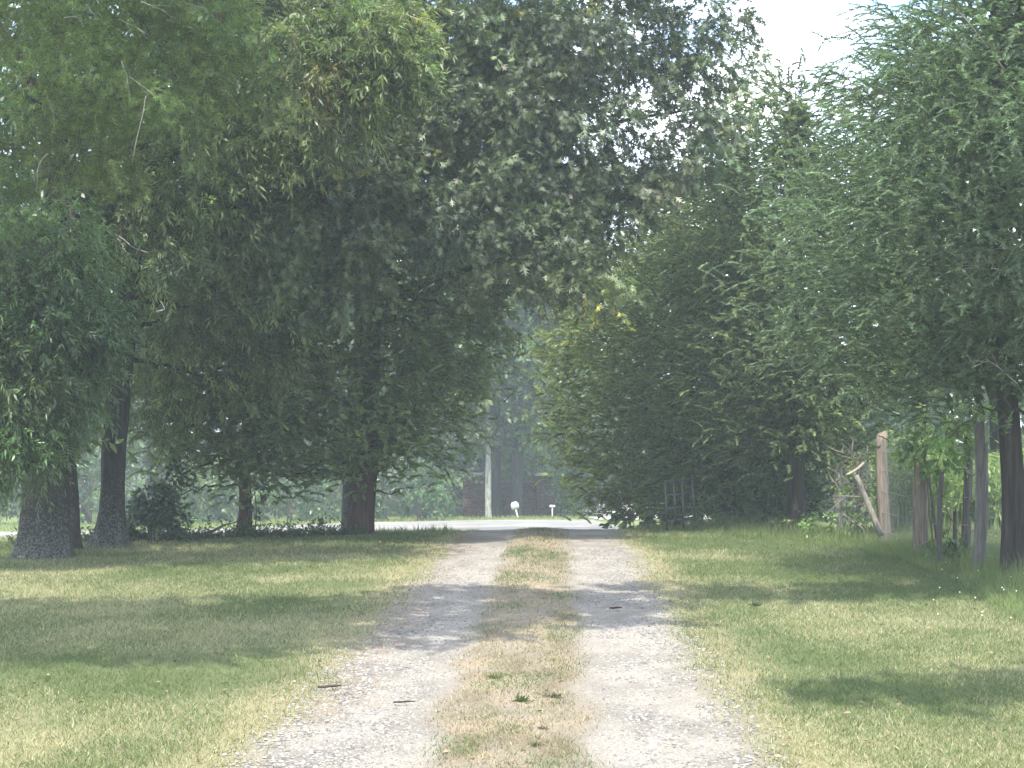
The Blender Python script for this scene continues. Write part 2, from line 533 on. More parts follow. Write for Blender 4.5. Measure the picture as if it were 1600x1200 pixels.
def lawn():
    acc = Acc()
    n = 570000
    Y = 6.9 + 19.5 * RNG.random(n) ** 1.35
    half = Y * 0.345 + 0.6
    X = (RNG.random(n) * 2 - 1) * half
    u = X - drive_x(Y)
    w = fbm(X * 2.2, Y * 1.1, 0, 41, 4) - 0.5
    uu = np.abs(u + 0.34 * w + RNG.normal(0, 0.09, n))
    dens = sstep(uu, 1.15, 1.50) + 0.0
    cpatch = fbm(X * 2.0, Y * 1.1, 0, 121, 4)
    cen = (1 - sstep(np.abs(u + 0.25 * w), 0.22, 0.55)) * (0.38 + 0.6 * sstep(cpatch, 0.40, 0.60))
    dens = np.maximum(dens, cen)
    bald = fbm(X * 1.1, Y * 0.8, 0, 131, 4)
    dens = dens * (0.45 + 0.55 * sstep(bald, 0.3, 0.55))
    keep = RNG.random(n) < dens
    X, Y, u, cpatch = X[keep], Y[keep], u[keep], cpatch[keep]
    n = len(X)
    d = dryness(X, Y)
    incen = np.abs(u) < 0.6
    d = np.where(incen, np.clip(0.95 - 0.75 * sstep(cpatch, 0.52, 0.66), 0, 1), d)
    dry = RNG.random(n) < d * 0.9
    col = np.where(dry[:, None], mix(TAN, PALE, RNG.random(n)), mix(GREEN, FRESH, RNG.random(n)))
    brown = incen & dry & (RNG.random(n) < 0.55)
    col = np.where(brown[:, None], mix((0.16, 0.115, 0.07), (0.30, 0.235, 0.15), RNG.random(n)), col)
    col = col * (0.75 + 0.5 * RNG.random(n))[:, None]
    sc = 0.75 + 0.035 * Y
    h = (0.014 + 0.026 * RNG.random(n)) * sc * np.where(dry, 0.85, 1.0)
    h = h * np.where(incen, 0.8, 1.0)
    wd = (0.0036 + 0.0034 * RNG.random(n)) * sc
    blades(acc, X, Y, h, wd, col, 1.2)
    o_ = acc.build('lawn_grass', M['grass'])
    tag(o_, 'short mown lawn, patchy green and straw coloured, on both sides of the drive', 'grass', kind='stuff')
    # tall unmown grass at the foot of the fence and of the cedars
    acc = Acc()
    n = 26000
    Y = 12.5 + 15.5 * RNG.random(n)
    X0 = np.interp(Y, [12, 17, 20, 23, 25, 28], [4.15, 4.9, 4.95, 4.5, 3.2, 2.7])
    X = X0 + np.abs(RNG.normal(0, 0.75, n)) + 0.1 * RNG.random(n)
    clump = fbm(X * 1.4, Y * 1.4, 0, 141, 3)
    keep = RNG.random(n) < sstep(clump, 0.3, 0.6)
    X, Y, clump = X[keep], Y[keep], clump[keep]
    n = len(X)
    hh = (0.06 + 0.24 * RNG.random(n) ** 1.6) * (0.5 + clump) * sstep(X - np.interp(Y, [12, 17, 20, 23, 25, 28], [4.15, 4.9, 4.95, 4.5, 3.2, 2.7]), -0.2, 0.9)
    hh = hh + 0.05
    col = mix((0.13, 0.20, 0.065), (0.25, 0.29, 0.12), RNG.random(n))
    blades(acc, X, Y, hh, 0.006 + 0.005 * RNG.random(n), col, 0.5)
    o_ = acc.build('tall_grass', M['grass'])
    tag(o_, 'bright green unmown grass along the foot of the old fence and cedars', 'tall grass', kind='stuff')
    # far verge beyond the road
    acc = Acc()
    n = 40000
    Y = np.concatenate([48 + 18 * RNG.random(n // 2), 36 + 3 * RNG.random(n // 4), 26 + 8 * RNG.random(n // 4)])
    X = (RNG.random(n) * 2 - 1) * 0.36 * Y
    on_drive = np.abs(X - drive_x(Y)) < 1.6
    on_side = (X > 3) & (X < 9.4) & (Y > 50)
    keep = ~(on_drive & (Y < 40)) & ~on_side & ~((Y > 43) & (Y < 57.5 - 8.5 * (1 - sstep(X, -10, -5))))
    X, Y = X[keep], Y[keep]
    n = len(X)
    col = mix((0.14, 0.20, 0.06), (0.28, 0.29, 0.12), RNG.random(n))
    blades(acc, X, Y, 0.07 + 0.10 * RNG.random(n), 0.02 + 0.02 * RNG.random(n), col, 0.6)
    o_ = acc.build('verge_grass', M['grass'])
    tag(o_, 'sunlit green verge grass along the crossing road beyond the trees', 'grass', kind='stuff')
lawn()

# ---------------------------------------------------------------- foliage builders
UP = np.array([0, 0, 1.0])

def perp(d, rng=RNG):
    return unit(np.cross(d, rdir(len(d), rng)))

def lance(acc, p, d, nrm, L, W, col):
    """Narrow pointed leaves, one quad each."""
    s = unit(np.cross(d, nrm)) * (W / 2)[:, None]
    mid = p + d * (L * 0.45)[:, None]
    tip = p + d * L[:, None] - UP * (L * 0.12)[:, None]
    V = np.stack([p, mid + s, tip, mid - s], 1)
    acc.add(V, quads=np.arange(len(p) * 4).reshape(-1, 4), col=np.repeat(col, 4, 0))

def lobed(acc, p, d, nrm, L, W, col):
    """Pointed lobed oak leaves: a blade with two pairs of side lobes."""
    s = unit(np.cross(d, nrm))
    n = len(p)
    ax = lambda f: p + d * (L * f)[:, None] - UP * (L * 0.10 * f * f)[:, None]
    V = np.stack([ax(0.0), ax(0.5) + s * (W * 0.13)[:, None], ax(1.0), ax(0.5) - s * (W * 0.13)[:, None],
                  ax(0.30), ax(0.50), ax(0.62) + s * (W * 0.5)[:, None], ax(0.62) - s * (W * 0.5)[:, None],
                  ax(0.52), ax(0.70), ax(0.85) + s * (W * 0.40)[:, None], ax(0.85) - s * (W * 0.40)[:, None]], 1)
    t = np.array([[0, 1, 2], [0, 2, 3], [4, 6, 5], [4, 5, 7], [8, 10, 9], [8, 9, 11]])
    T = (np.arange(n) * 12)[:, None, None] + t[None]
    acc.add(V, tris=T, col=np.repeat(col, 12, 0))

def strands(acc, p, d, L, W, col):
    n = len(p)
    s = perp(d) * (W / 2)[:, None]
    V = np.stack([p - s, p + s, p + d * L[:, None]], 1)
    cc = np.repeat(col[:, None], 3, 1)
    cc[:, 2] *= 1.25
    acc.add(V, tris=np.arange(n * 3).reshape(-1, 3), col=cc.reshape(-1, 3))

def blob_world(b):
    if b[0] == 'w':
        return np.asarray(b[1], float), np.asarray(b[2], float), b[3]
    px, py, Y, rx, rz = b[:5]
    ry = b[5] if len(b) > 5 and b[5] else px2m(0.5 * (rx + rz), Y)
    dens = b[6] if len(b) > 6 else 1.0
    return at(px, py, Y), np.array([px2m(rx, Y), ry, px2m(rz, Y)]), dens

def leafy(acc, blobs, axis, kind, colour, dens=26, T=6, nl=12, L=0.10, W=0.017, twig=0.36, droop=0.35, var=0.28, tuft_r=0.22, yellow=0.0):
    """Clumps of twigs with leaves through ellipsoids; axis is the trunk's (x, y)."""
    P, O, C = [], [], []
    for b in blobs:
        c, r, dn = blob_world(b)
        k = max(3, int(dens * dn * (r[0] * r[1] + r[1] * r[2] + r[0] * r[2]) ))
        e = rdir(k)
        rad = RNG.random(k) ** 0.42
        # uneven outline: lumps per direction
        lump = 0.72 + 0.56 * fbm(e[:, 0] * 2.2 + c[0], e[:, 1] * 2.2 + c[1], e[:, 2] * 2.2 + c[2], 7, 2)
        p = c + e * r * (rad * lump)[:, None]
        away = unit(np.c_[p[:, 0] - axis[0], p[:, 1] - axis[1], np.zeros(k)])
        o = unit(e * 0.8 + away * 0.5 + rdir(k) * 0.4 - UP * 0.1)
        v = np.clip(1 + var * RNG.normal(size=k), 0.45, 1.8) * math.exp(RNG.normal(0, .20))
        hue = np.array([1 + RNG.normal(0, .07), 1.0, 1 + RNG.normal(0, .11)])
        P.append(p); O.append(o); C.append(np.clip(v, 0.4, 2.0)[:, None] * hue)
    P, O, C = np.concatenate(P), np.concatenate(O), np.concatenate(C)
    K = len(P)
    # twigs
    p = np.repeat(P, T, 0) + RNG.normal(0, tuft_r * 0.6, (K * T, 3)) * np.array([1, 1, 0.7])
    d = unit(np.repeat(O, T, 0) + rdir(K * T) * 0.75 - UP * droop * 0.4)
    l = twig * (0.6 + 0.7 * RNG.random(K * T))
    cv = np.repeat(C, T, 0) * (1 + 0.12 * RNG.normal(size=K * T))[:, None]
    yl = np.repeat(RNG.random(K) < yellow, T)
    # stems
    e_ = p + d * l[:, None] - UP * (droop * l * 0.6)[:, None]
    s = perp(d) * 0.0035
    V = np.stack([p - s, p + s, e_ + s * 0.5, e_ - s * 0.5], 1)
    acc.add(V, quads=np.arange(len(p) * 4).reshape(-1, 4), col=np.tile([0.06, 0.05, 0.04], (len(p) * 4, 1)))
    N = K * T * nl
    sidx = np.repeat(np.arange(K * T), nl)
    t = np.tile((np.arange(nl) + 0.5) / nl, K * T) * 0.85 + 0.15 + RNG.normal(0, 0.03, N)
    pos = p[sidx] + d[sidx] * (l[sidx] * t)[:, None] - UP * (droop * l[sidx] * 0.6 * t * t)[:, None]
    sd = perp(d[sidx])
    base = np.asarray(colour)
    col = base * cv[sidx] * (1 + 0.16 * RNG.normal(size=N))[:, None]
    col = np.clip(col, 0.008, 0.7)
    col = np.where(yl[sidx][:, None] & (RNG.random(N) < 0.7)[:, None], col * np.array([2.0, 1.55, 0.75]), col)
    if kind == 'needle':
        dd = unit(d[sidx] * 0.75 + sd * 0.75 - UP * 0.05)
        LL = L * (0.7 + 0.5 * RNG.random(N))
        strands(acc, pos, dd, LL, np.full(N, W), col)
        return
    dd = unit(d[sidx] * 0.65 + sd * 0.75 - UP * droop * 0.75)
    nr = unit(UP * 0.8 + rdir(N) * 0.8)
    LL = L * (0.65 + 0.6 * RNG.random(N))
    WW = W * (0.8 + 0.5 * RNG.random(N))
    (lobed if kind == 'lobed' else lance)(acc, pos, dd, nr, LL, WW, col)

def cedar_sprays(acc, P, O, C, colour, S=7, ns=26, Lsp=0.50, L=0.095, W=0.010, droop=0.30, spread=0.30):
    """Feathery arching sprays of cedar round tuft centres P pointing along O, tint factors C."""
    K = len(P)
    p = np.repeat(P, S, 0) + RNG.normal(0, spread, (K * S, 3)) * np.array([1, 1, 0.65])
    d = unit(np.repeat(O, S, 0) + rdir(K * S) * 0.55)
    l = Lsp * (0.55 + 0.8 * RNG.random(K * S))
    dr = droop * (0.5 + RNG.random(K * S))
    cv = np.repeat(C, S) * (1 + 0.13 * RNG.normal(size=K * S))
    side = unit(np.cross(d, UP + rdir(K * S) * 0.35))
    N = K * S * ns
    si = np.repeat(np.arange(K * S), ns)
    t = np.tile((np.arange(ns) + 0.5) / ns, K * S)
    # arch: rises first, then hangs
    arch = lambda t_: (0.22 * t_ - dr[si] * 1.1 * t_ * t_)
    pos = p[si] + d[si] * (l[si] * t)[:, None] + UP * (l[si] * arch(t))[:, None]
    tan = unit(d[si] + UP * (0.22 - 2.2 * dr[si] * t)[:, None])
    sg = np.where(np.arange(N) % 2 == 0, 1.0, -1.0)
    dd = unit(tan * 0.85 + side[si] * (sg * (0.95 - 0.6 * t))[:, None] + rdir(N) * 0.42 - UP * 0.10)
    LL = L * (0.6 + 0.7 * RNG.random(N)) * (1.25 - 0.55 * t)
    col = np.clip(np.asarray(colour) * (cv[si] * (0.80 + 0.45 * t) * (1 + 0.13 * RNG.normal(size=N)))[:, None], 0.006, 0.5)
    strands(acc, pos, dd, LL, W * (0.75 + 0.5 * RNG.random(N)), col)
    # the spray's own stem
    q = p + d * l[:, None] * 0.9 + UP * (l * (0.22 * 0.9 - dr * 1.1 * 0.81))[:, None]
    mid = p + d * l[:, None] * 0.5 + UP * (l * (0.11 - dr * 0.275))[:, None]
    s = side * 0.004
    V = np.stack([p - s, p + s, mid + s, mid - s, q + s * 0.4, q - s * 0.4], 1)
    Q = (np.arange(len(p)) * 6)[:, None, None] + np.array([[0, 1, 2, 3], [3, 2, 4, 5]])[None]
    acc.add(V, quads=Q, col=np.tile([0.09, 0.085, 0.05], (len(p) * 6, 1)))

def filler(acc, P, size, colour):
    """Dead inner twiggery that closes the heart of a dense crown."""
    n = len(P)
    d, nr = rdir(n), rdir(n)
    col = np.asarray(colour) * (0.6 + 0.8 * RNG.random(n))[:, None]
    lance(acc, P, d, nr, size * (0.7 + 0.6 * RNG.random(n)), size * 0.35 * (0.7 + 0.6 * RNG.random(n)), col)

def trunk_mesh(acc, path, radii, n=34, flare=0.0, seed=0, rough=0.15, roots=6):
    path = np.asarray(path, float)
    # resample
    tt = np.linspace(0, 1, len(path))
    m = 46
    t = np.linspace(0, 1, m) ** 1.25
    pts = np.stack([np.interp(t, tt, path[:, k]) for k in range(3)], -1)
    for _ in range(2):
        pts[1:-1] = 0.25 * pts[:-2] + 0.5 * pts[1:-1] + 0.25 * pts[2:]
    rad = np.interp(t, np.linspace(0, 1, len(radii)), radii)
    h = pts[:, 2] - pts[0, 2]
    a = np.linspace(0, 2 * math.pi, n, endpoint=False)
    R = rad[:, None] * np.ones((1, n))
    R = R * (1 + rough * 2 * (fbm(np.cos(a)[None] * 4 + 10, np.sin(a)[None] * 4 + 10, h[:, None] * 1.3, seed, 3) - 0.5))
    if flare:
        lob = 0.65 + 0.7 * np.clip(np.cos(a * roots + seed) * 0.5 + 0.5 * vnoise(a * 2, a * 0, 0, seed), 0, 1)
        R = R * (1 + flare * np.exp(-h / 0.22)[:, None] * lob[None])
    V = np.stack([pts[:, None, 0] + R * np.cos(a), pts[:, None, 1] + R * np.sin(a), np.repeat(pts[:, None, 2], n, 1)], -1)
    i, j = np.meshgrid(np.arange(m - 1), np.arange(n), indexing='ij')
    j2 = (j + 1) % n
    acc.add(V, quads=np.stack([i * n + j, i * n + j2, (i + 1) * n + j2, (i + 1) * n + j], -1), col=(0.5, 0.5, 0.5))
    return pts

def base_of(px, Y, dz=-0.06):
    X = (px - 800.0) / F * Y
    return np.array([X, Y, float(ground(X, Y)) + dz])

def limb(parent, origin, p0, p2, r0, r1, mat, sag=0.25, seed=0, name='limb'):
    p0, p2 = np.asarray(p0, float), np.asarray(p2, float)
    mid = 0.5 * (p0 + p2) + np.array([0, 0, sag * np.linalg.norm(p2 - p0)]) + RNG.normal(0, 0.12, 3)
    pts = curve(p0, mid, p2, 12)
    pts[1:-1] += RNG.normal(0, 0.025, (10, 3))
    a = Acc()
    tube(a, pts, np.linspace(r0, r1, 12), 9, rough=0.12, seed=seed)
    return rel(a, name, mat, parent, origin)

def rel(acc, name, mat, parent, origin, smooth=True):
    """Build with vertices relative to the parent's location."""
    o_ = np.asarray(origin, float)
    acc.v = [x - o_ for x in acc.v]
    ob = bpy.data.objects.new(name, acc.mesh(name, mat, smooth))
    COL.objects.link(ob)
    ob.parent = parent
    return ob


# ---------------------------------------------------------------- broadleaf trees and the pine on the left
def tree_root(name, label, cat, px, Y, group=None):
    b = base_of(px, Y, 0.0)
    return thing(name, label, cat, b, group), b

def pathpx(pts, Y, base):
    """Trunk path through photo pixels at depth Y, starting a little under the ground."""
    P = [base + np.array([0, 0, -0.08])]
    for px, py in pts:
        P.append(at(px, py, Y))
    return np.array(P)

def on_path(pts, z):
    return np.array([np.interp(z, pts[:, 2], pts[:, k]) for k in range(3)])

# --- big lichened oak at the left edge
root, b = tree_root('oak_tree', 'thick grey oak trunk with pale lichen at the left edge, hung with bright narrow leaves', 'tree', 68, 20.3)
a = Acc()
path = trunk_mesh(a, pathpx([(68, 860), (74, 800), (78, 740), (84, 660), (92, 560), (96, 400), (90, 200), (80, -60), (70, -420)], 20.3, b), [0.36, 0.34, 0.32, 0.30, 0.28, 0.25, 0.22, 0.18, 0.10], flare=0.42, seed=2)
rel(a, 'trunk', M['oak_bark'], root, b)
blobsA = [(20, 420, 18.4, 95, 80), (95, 400, 18.6, 70, 80, None, .8), (60, 510, 18.3, 110, 70), (135, 490, 18.6, 45, 45), (10, 600, 18.2, 80, 80), (85, 590, 18.4, 75, 60),
          (140, 545, 18.5, 42, 38), (35, 665, 18.2, 55, 50), (0, 715, 18.3, 40, 35), (80, 640, 18.5, 40, 30, None, .8), (62, 700, 18.4, 28, 28, None, .8), (150, 590, 18.7, 18, 22, None, .8), (-60, 560, 18.2, 90, 200, None, .6)]
topA = [('w', (-7.6, 18.5, 9.2), (2.0, 2.0, 1.6), .14), ('w', (-5.4, 18.8, 10.5), (2.2, 2.0, 1.6), .14), ('w', (-8.5, 20.5, 7.0), (1.8, 1.8, 2.0), .14), ('w', (-6.4, 20.0, 12.0), (2.2, 2.2, 1.8), .12)]
a = Acc()
leafy(a, blobsA, path[5][:2], 'lance', (0.100, 0.155, 0.066), dens=74, T=6, nl=13, L=0.10, W=0.021, droop=0.45, twig=0.32)
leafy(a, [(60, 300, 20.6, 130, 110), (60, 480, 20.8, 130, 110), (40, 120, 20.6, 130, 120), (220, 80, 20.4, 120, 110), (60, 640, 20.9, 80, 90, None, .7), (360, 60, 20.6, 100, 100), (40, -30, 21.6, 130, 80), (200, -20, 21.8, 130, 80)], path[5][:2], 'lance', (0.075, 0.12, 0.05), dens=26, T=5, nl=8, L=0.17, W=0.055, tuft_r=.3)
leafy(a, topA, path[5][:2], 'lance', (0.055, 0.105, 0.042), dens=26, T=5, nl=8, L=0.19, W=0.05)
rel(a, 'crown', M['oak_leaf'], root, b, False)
for k, t in enumerate([(20, 430), (80, 600), (30, 700), (130, 500)]):
    limb(root, b, on_path(path, 3.6 + 0.6 * k), at(t[0], t[1], 18.5), 0.06, 0.012, M['oak_bark'], 0.22, seed=k)
for k, t in enumerate([(-7.6, 18.5, 9.2), (-5.4, 18.8, 10.5), (-8.5, 20.5, 7.0)]):
    limb(root, b, on_path(path, 5.5 + k), t, 0.11, 0.03, M['oak_bark'], 0.1, seed=k + 9)

# --- pine behind it
root, b = tree_root('pine_tree', 'slim dark pine trunk just behind the lichened oak, needle boughs and cones above', 'tree', 104, 21.6)
a = Acc()
path = trunk_mesh(a, pathpx([(103, 800), (100, 700), (99, 600), (97, 420), (96, 200), (95, -100), (95, -600)], 21.6, b), [0.19, 0.17, 0.16, 0.15, 0.13, 0.11, 0.06], flare=0.35, seed=5)
rel(a, 'trunk', M['pine_bark'], root, b)
blobsP = [(40, 40, 17.4, 70, 45), (120, 60, 17.2, 70, 55), (60, 150, 17.0, 75, 55), (170, 150, 17.2, 80, 50), (20, 250, 17.3, 70, 55), (230, 60, 17.4, 75, 55), (265, 150, 17.3, 75, 50),
          (130, 240, 17.3, 80, 45), (340, 30, 17.5, 70, 50), (350, 120, 17.5, 55, 50), (200, 260, 17.5, 60, 45, None, .7), (300, 230, 17.6, 50, 40, None, .7), (400, 120, 17.6, 45, 50, None, .7), (15, 330, 17.4, 60, 45, None, .7), (430, 170, 17.5, 30, 35, None, .6),
          (60, -80, 17.4, 130, 70, None, .6), (260, -70, 17.5, 120, 60, None, .6)]
a = Acc()
leafy(a, blobsP, path[8][:2], 'needle', (0.130, 0.180, 0.062), dens=72, T=7, nl=26, L=0.085, W=0.0062, twig=0.20, droop=0.1, tuft_r=0.20, var=0.22)
rel(a, 'crown', M['pine_leaf'], root, b, False)
for k, t in enumerate([(60, 60), (170, 120), (50, 200), (270, 130), (340, 60), (130, 250)]):
    limb(root, b, on_path(path, 4.6 + 0.7 * k), at(t[0], t[1], 17.5), 0.06, 0.014, M['pine_bark'], 0.04, seed=k + 20)
# bare pale twigs hanging in the pine
def bare_twig(root, b, pts, Y, r=0.008, fork=True, col=(0.30, 0.28, 0.25)):
    P0 = np.array([at(px, py, Y - 0.04 * i) for i, (px, py) in enumerate(pts)])
    t0 = np.linspace(0, 1, len(P0)); t = np.linspace(0, 1, 13)
    P = np.stack([np.interp(t, t0, P0[:, k]) for k in range(3)], -1)
    P[1:-1] += np.cumsum(RNG.normal(0, .006, (11, 3)), 0) * np.sin(t[1:-1, None] * math.pi)
    for _ in range(2):
        P[1:-1] = .25 * P[:-2] + .5 * P[1:-1] + .25 * P[2:]
    a = Acc()
    tube(a, P, np.linspace(r, r * 0.4, len(P)), 5, col=col)
    if fork:
        for i in (4, 8):
            d = unit((P[i + 1] - P[i])[None])[0]
            q = P[i] + d * RNG.uniform(.10, .22) + RNG.normal(0, .07, 3)
            m = .5 * (P[i] + q) + RNG.normal(0, .02, 3)
            tube(a, curve(P[i], m, q, 6), np.linspace(r * .6, r * .25, 6), 4, col=col)
    rel(a, 'bare_twig', M['twig'], root, b)
for pts in ([(36, 0), (27, 14), (15, 25)], [(135, 6), (141, 18), (150, 26)], [(190, 96), (200, 119), (196, 138)], [(201, 119), (222, 134), (243, 152)], [(70, 140), (80, 170), (84, 188)],
            [(228, 150), (222, 180), (206, 258)], [(75, 240), (62, 252), (56, 275)], [(220, 2), (245, 12), (262, 18)], [(290, 5), (306, 10), (322, 14)], [(54, 108), (46, 132), (32, 142)], [(100, 28), (118, 22), (128, 30)], [(185, 30), (205, 38), (232, 55)]):
    bare_twig(root, b, pts, 16.6, 0.0048, True, (0.24, 0.225, 0.20))
def pine_cone(root, b, px, py, Y):
    c = at(px, py, Y)
    a = Acc()
    n = 10
    for i in range(9):
        z = 0.045 - i * 0.011
        r = 0.030 * math.sin(math.pi * (i + 1.2) / 10.5)
        ang = np.arange(n) * 2 * math.pi / n + i * 0.33
        inner = np.stack([np.cos(ang) * r * .4, np.sin(ang) * r * .4, np.full(n, z)], -1)
        l_ = np.stack([np.cos(ang - .22) * r * 1.1, np.sin(ang - .22) * r * 1.1, np.full(n, z + .004)], -1)
        t_ = np.stack([np.cos(ang) * r * 1.35, np.sin(ang) * r * 1.35, np.full(n, z + .012)], -1)
        r_ = np.stack([np.cos(ang + .22) * r * 1.1, np.sin(ang + .22) * r * 1.1, np.full(n, z + .004)], -1)
        V = np.stack([inner, l_, t_, r_], 1).reshape(-1, 3) + c
        a.add(V, quads=np.arange(n * 4).reshape(-1, 4), col=(0.10, 0.07, 0.055))
    rel(a, 'pine_cone', M['twig'], root, b)
pine_cone(root, b, 53, 128, 16.55)
pine_cone(root, b, 345, 27, 16.7)

# --- second oak: dark forked trunk, willow-leaved
root, b = tree_root('oak_tree', 'dark straight oak trunk second from the left, forking high among narrow leaved boughs', 'tree', 172, 22.3)
a = Acc()
path = trunk_mesh(a, pathpx([(173, 840), (176, 780), (178, 700), (187, 600), (198, 500), (204, 400), (212, 300), (225, 100), (240, -150), (250, -450)], 22.3, b), [0.24, 0.20, 0.175, 0.165, 0.16, 0.155, 0.15, 0.13, 0.11, 0.05], flare=0.75, seed=11)
rel(a, 'trunk', M['oak_bark'], root, b)
blobsB = [(560, 50, 20.2, 75, 60), (610, 95, 20.0, 42, 48), (480, 40, 20.3, 75, 60), (520, 130, 20.2, 70, 55), (590, 150, 20.1, 32, 30), (440, 120, 20.5, 70, 60), (630, 45, 20.1, 28, 40), (420, 220, 20.8, 70, 50, None, .9),
          (520, 190, 20.4, 55, 35, None, .8), (350, 190, 20.6, 70, 50), (300, 290, 20.8, 75, 50), (230, 310, 20.8, 60, 50, None, .8), (390, 330, 21.3, 90, 60, None, .9), (270, 400, 21.2, 60, 45, None, .7), (330, 470, 22.3, 100, 60, None, .8),
          (420, 430, 22.4, 80, 70, None, .9), (260, 520, 23.0, 60, 60, None, .8), (330, 570, 23.2, 80, 60, None, .8), (430, 540, 23.2, 80, 60, None, .8), (150, 330, 21.5, 50, 70, None, .7), (240, 620, 23.6, 70, 60, None, .8), (300, 660, 23.8, 60, 50, None, .7),
          (330, -60, 21.0, 140, 80, None, .5)]
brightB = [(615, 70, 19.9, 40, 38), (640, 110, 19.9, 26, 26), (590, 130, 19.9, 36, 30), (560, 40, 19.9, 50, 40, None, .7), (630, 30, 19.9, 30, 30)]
topB = [('w', (-4.2, 22.0, 9.5), (2.5, 2.2, 1.8), .12), ('w', (-5.5, 23.0, 11.5), (2.4, 2.2, 2.0), .12)]
a = Acc()
leafy(a, blobsB, path[8][:2], 'lance', (0.150, 0.200, 0.085), dens=40, T=6, nl=13, L=0.125, W=0.026, droop=0.35, twig=0.38, yellow=0.02)
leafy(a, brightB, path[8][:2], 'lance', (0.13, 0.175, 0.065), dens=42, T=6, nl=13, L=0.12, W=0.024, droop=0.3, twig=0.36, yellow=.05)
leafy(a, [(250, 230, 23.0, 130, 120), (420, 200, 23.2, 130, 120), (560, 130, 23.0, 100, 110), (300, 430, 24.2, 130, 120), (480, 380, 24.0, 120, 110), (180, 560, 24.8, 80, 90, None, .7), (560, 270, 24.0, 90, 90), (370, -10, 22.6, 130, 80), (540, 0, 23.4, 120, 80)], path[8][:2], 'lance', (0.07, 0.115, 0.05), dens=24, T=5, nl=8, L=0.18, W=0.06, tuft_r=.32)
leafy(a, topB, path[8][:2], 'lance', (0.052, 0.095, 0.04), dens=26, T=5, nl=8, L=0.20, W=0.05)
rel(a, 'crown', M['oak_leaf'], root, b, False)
for k, (z, t, Y, r0) in enumerate([(4.4, (345, 325), 21.4, .075), (4.0, (120, 300), 22.0, .09), (3.4, (300, 480), 22.4, .05), (5.2, (520, 100), 20.4, .11), (6.0, (430, 30), 20.6, .09), (3.0, (262, 492), 22.6, .06), (2.7, (330, 600), 23.1, .04), (5.0, (600, 120), 20.3, .06)]):
    limb(root, b, on_path(path, z), at(t[0], t[1], Y), r0, 0.014, M['oak_bark'], 0.12, seed=k + 40)
for pts in ([(162, 352), (180, 366), (198, 376), (210, 390), (232, 395)], [(182, 330), (192, 337), (199, 343)], [(183, 372), (192, 388), (201, 398)], [(244, 487), (262, 484), (250, 470)]):
    bare_twig(root, b, pts, 20.4, 0.009, False, (0.42, 0.41, 0.39))

# --- the large red oak whose boughs hang over the drive
root, b = tree_root('red_oak_tree', 'large dark red oak with pointed lobed leaves, boughs hanging over the middle of the drive', 'tree', 552, 27.8)
a = Acc()
path = trunk_mesh(a, pathpx([(553, 780), (556, 700), (562, 600), (580, 450), (620, 300), (660, 150), (700, 0), (720, -200), (730, -450)], 27.8, b), [0.22, 0.20, 0.20, 0.20, 0.20, 0.19, 0.17, 0.14, 0.06], flare=0.4, seed=21)
rel(a, 'trunk', M['oak_bark'], root, b)
E = [(700, 60, 22.9, 90, 65), (640, 190, 23.3, 60, 60), (800, 50, 22.7, 85, 60), (720, 170, 22.7, 90, 65), (830, 160, 22.7, 85, 65), (690, 270, 22.7, 85, 55), (780, 270, 22.6, 85, 55), (870, 270, 22.7, 75, 60),
     (900, 70, 22.9, 80, 60), (930, 180, 23.0, 70, 55, None, .8), (980, 40, 23.1, 70, 50), (950, 290, 23.0, 75, 55), (1020, 120, 23.3, 55, 50, None, .5), (1010, 260, 23.3, 55, 55, None, .8), (1070, 60, 23.4, 50, 55), (1090, 160, 23.4, 50, 50, None, .8),
     (1070, 235, 23.4, 45, 40, None, .8), (1135, 110, 23.5, 28, 30, None, .9), (1145, 35, 23.5, 22, 18, None, 1.0), (1100, 15, 23.5, 35, 30), (1120, 180, 23.5, 26, 26, None, .8), (1155, 108, 23.5, 16, 14, None, 1.0), (1000, 195, 23.2, 30, 25, None, .45), 
     (720, 350, 22.5, 70, 40, None, .9), (810, 350, 22.3, 75, 45), (880, 365, 22.3, 60, 45), (870, 420, 22.1, 60, 35), (930, 440, 22.1, 38, 26), (820, 410, 22.3, 50, 40, None, .8), (950, 350, 22.9, 45, 35, None, .7), (760, 430, 22.7, 40, 40, None, .6),
     (470, 210, 22.0, 65, 50), (400, 270, 22.0, 65, 50), (520, 270, 21.8, 65, 50), (580, 240, 22.3, 40, 45), (450, 320, 21.8, 75, 45), (560, 330, 21.9, 60, 50), (610, 320, 22.6, 40, 50, None, .8), (480, 390, 21.9, 65, 50), (560, 390, 22.0, 55, 45), (380, 360, 22.2, 60, 50, None, .8), (520, 450, 22.2, 50, 40, None, .9), (470, 470, 22.3, 40, 30, None, .8),
     (620, -60, 22.9, 110, 80, None, .5), (800, -70, 22.9, 120, 80, None, .5), (980, -60, 23.1, 110, 70, None, .5)]
a = Acc()
leafy(a, E, path[10][:2], 'lobed', (0.105, 0.142, 0.078), dens=32, T=5, nl=8, L=0.16, W=0.13, droop=0.5, twig=0.34, var=0.30, tuft_r=0.22, yellow=0.025)
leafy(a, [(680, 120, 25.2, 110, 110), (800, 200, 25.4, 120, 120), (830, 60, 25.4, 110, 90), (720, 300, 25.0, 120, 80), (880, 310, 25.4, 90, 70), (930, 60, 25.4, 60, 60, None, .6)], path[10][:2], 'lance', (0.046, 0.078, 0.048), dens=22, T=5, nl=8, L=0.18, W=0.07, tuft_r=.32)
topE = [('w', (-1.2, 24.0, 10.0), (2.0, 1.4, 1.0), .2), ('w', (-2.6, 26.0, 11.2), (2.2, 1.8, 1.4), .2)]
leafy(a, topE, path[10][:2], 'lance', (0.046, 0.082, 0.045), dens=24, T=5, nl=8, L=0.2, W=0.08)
rel(a, 'crown', M['red_oak_leaf'], root, b, False)
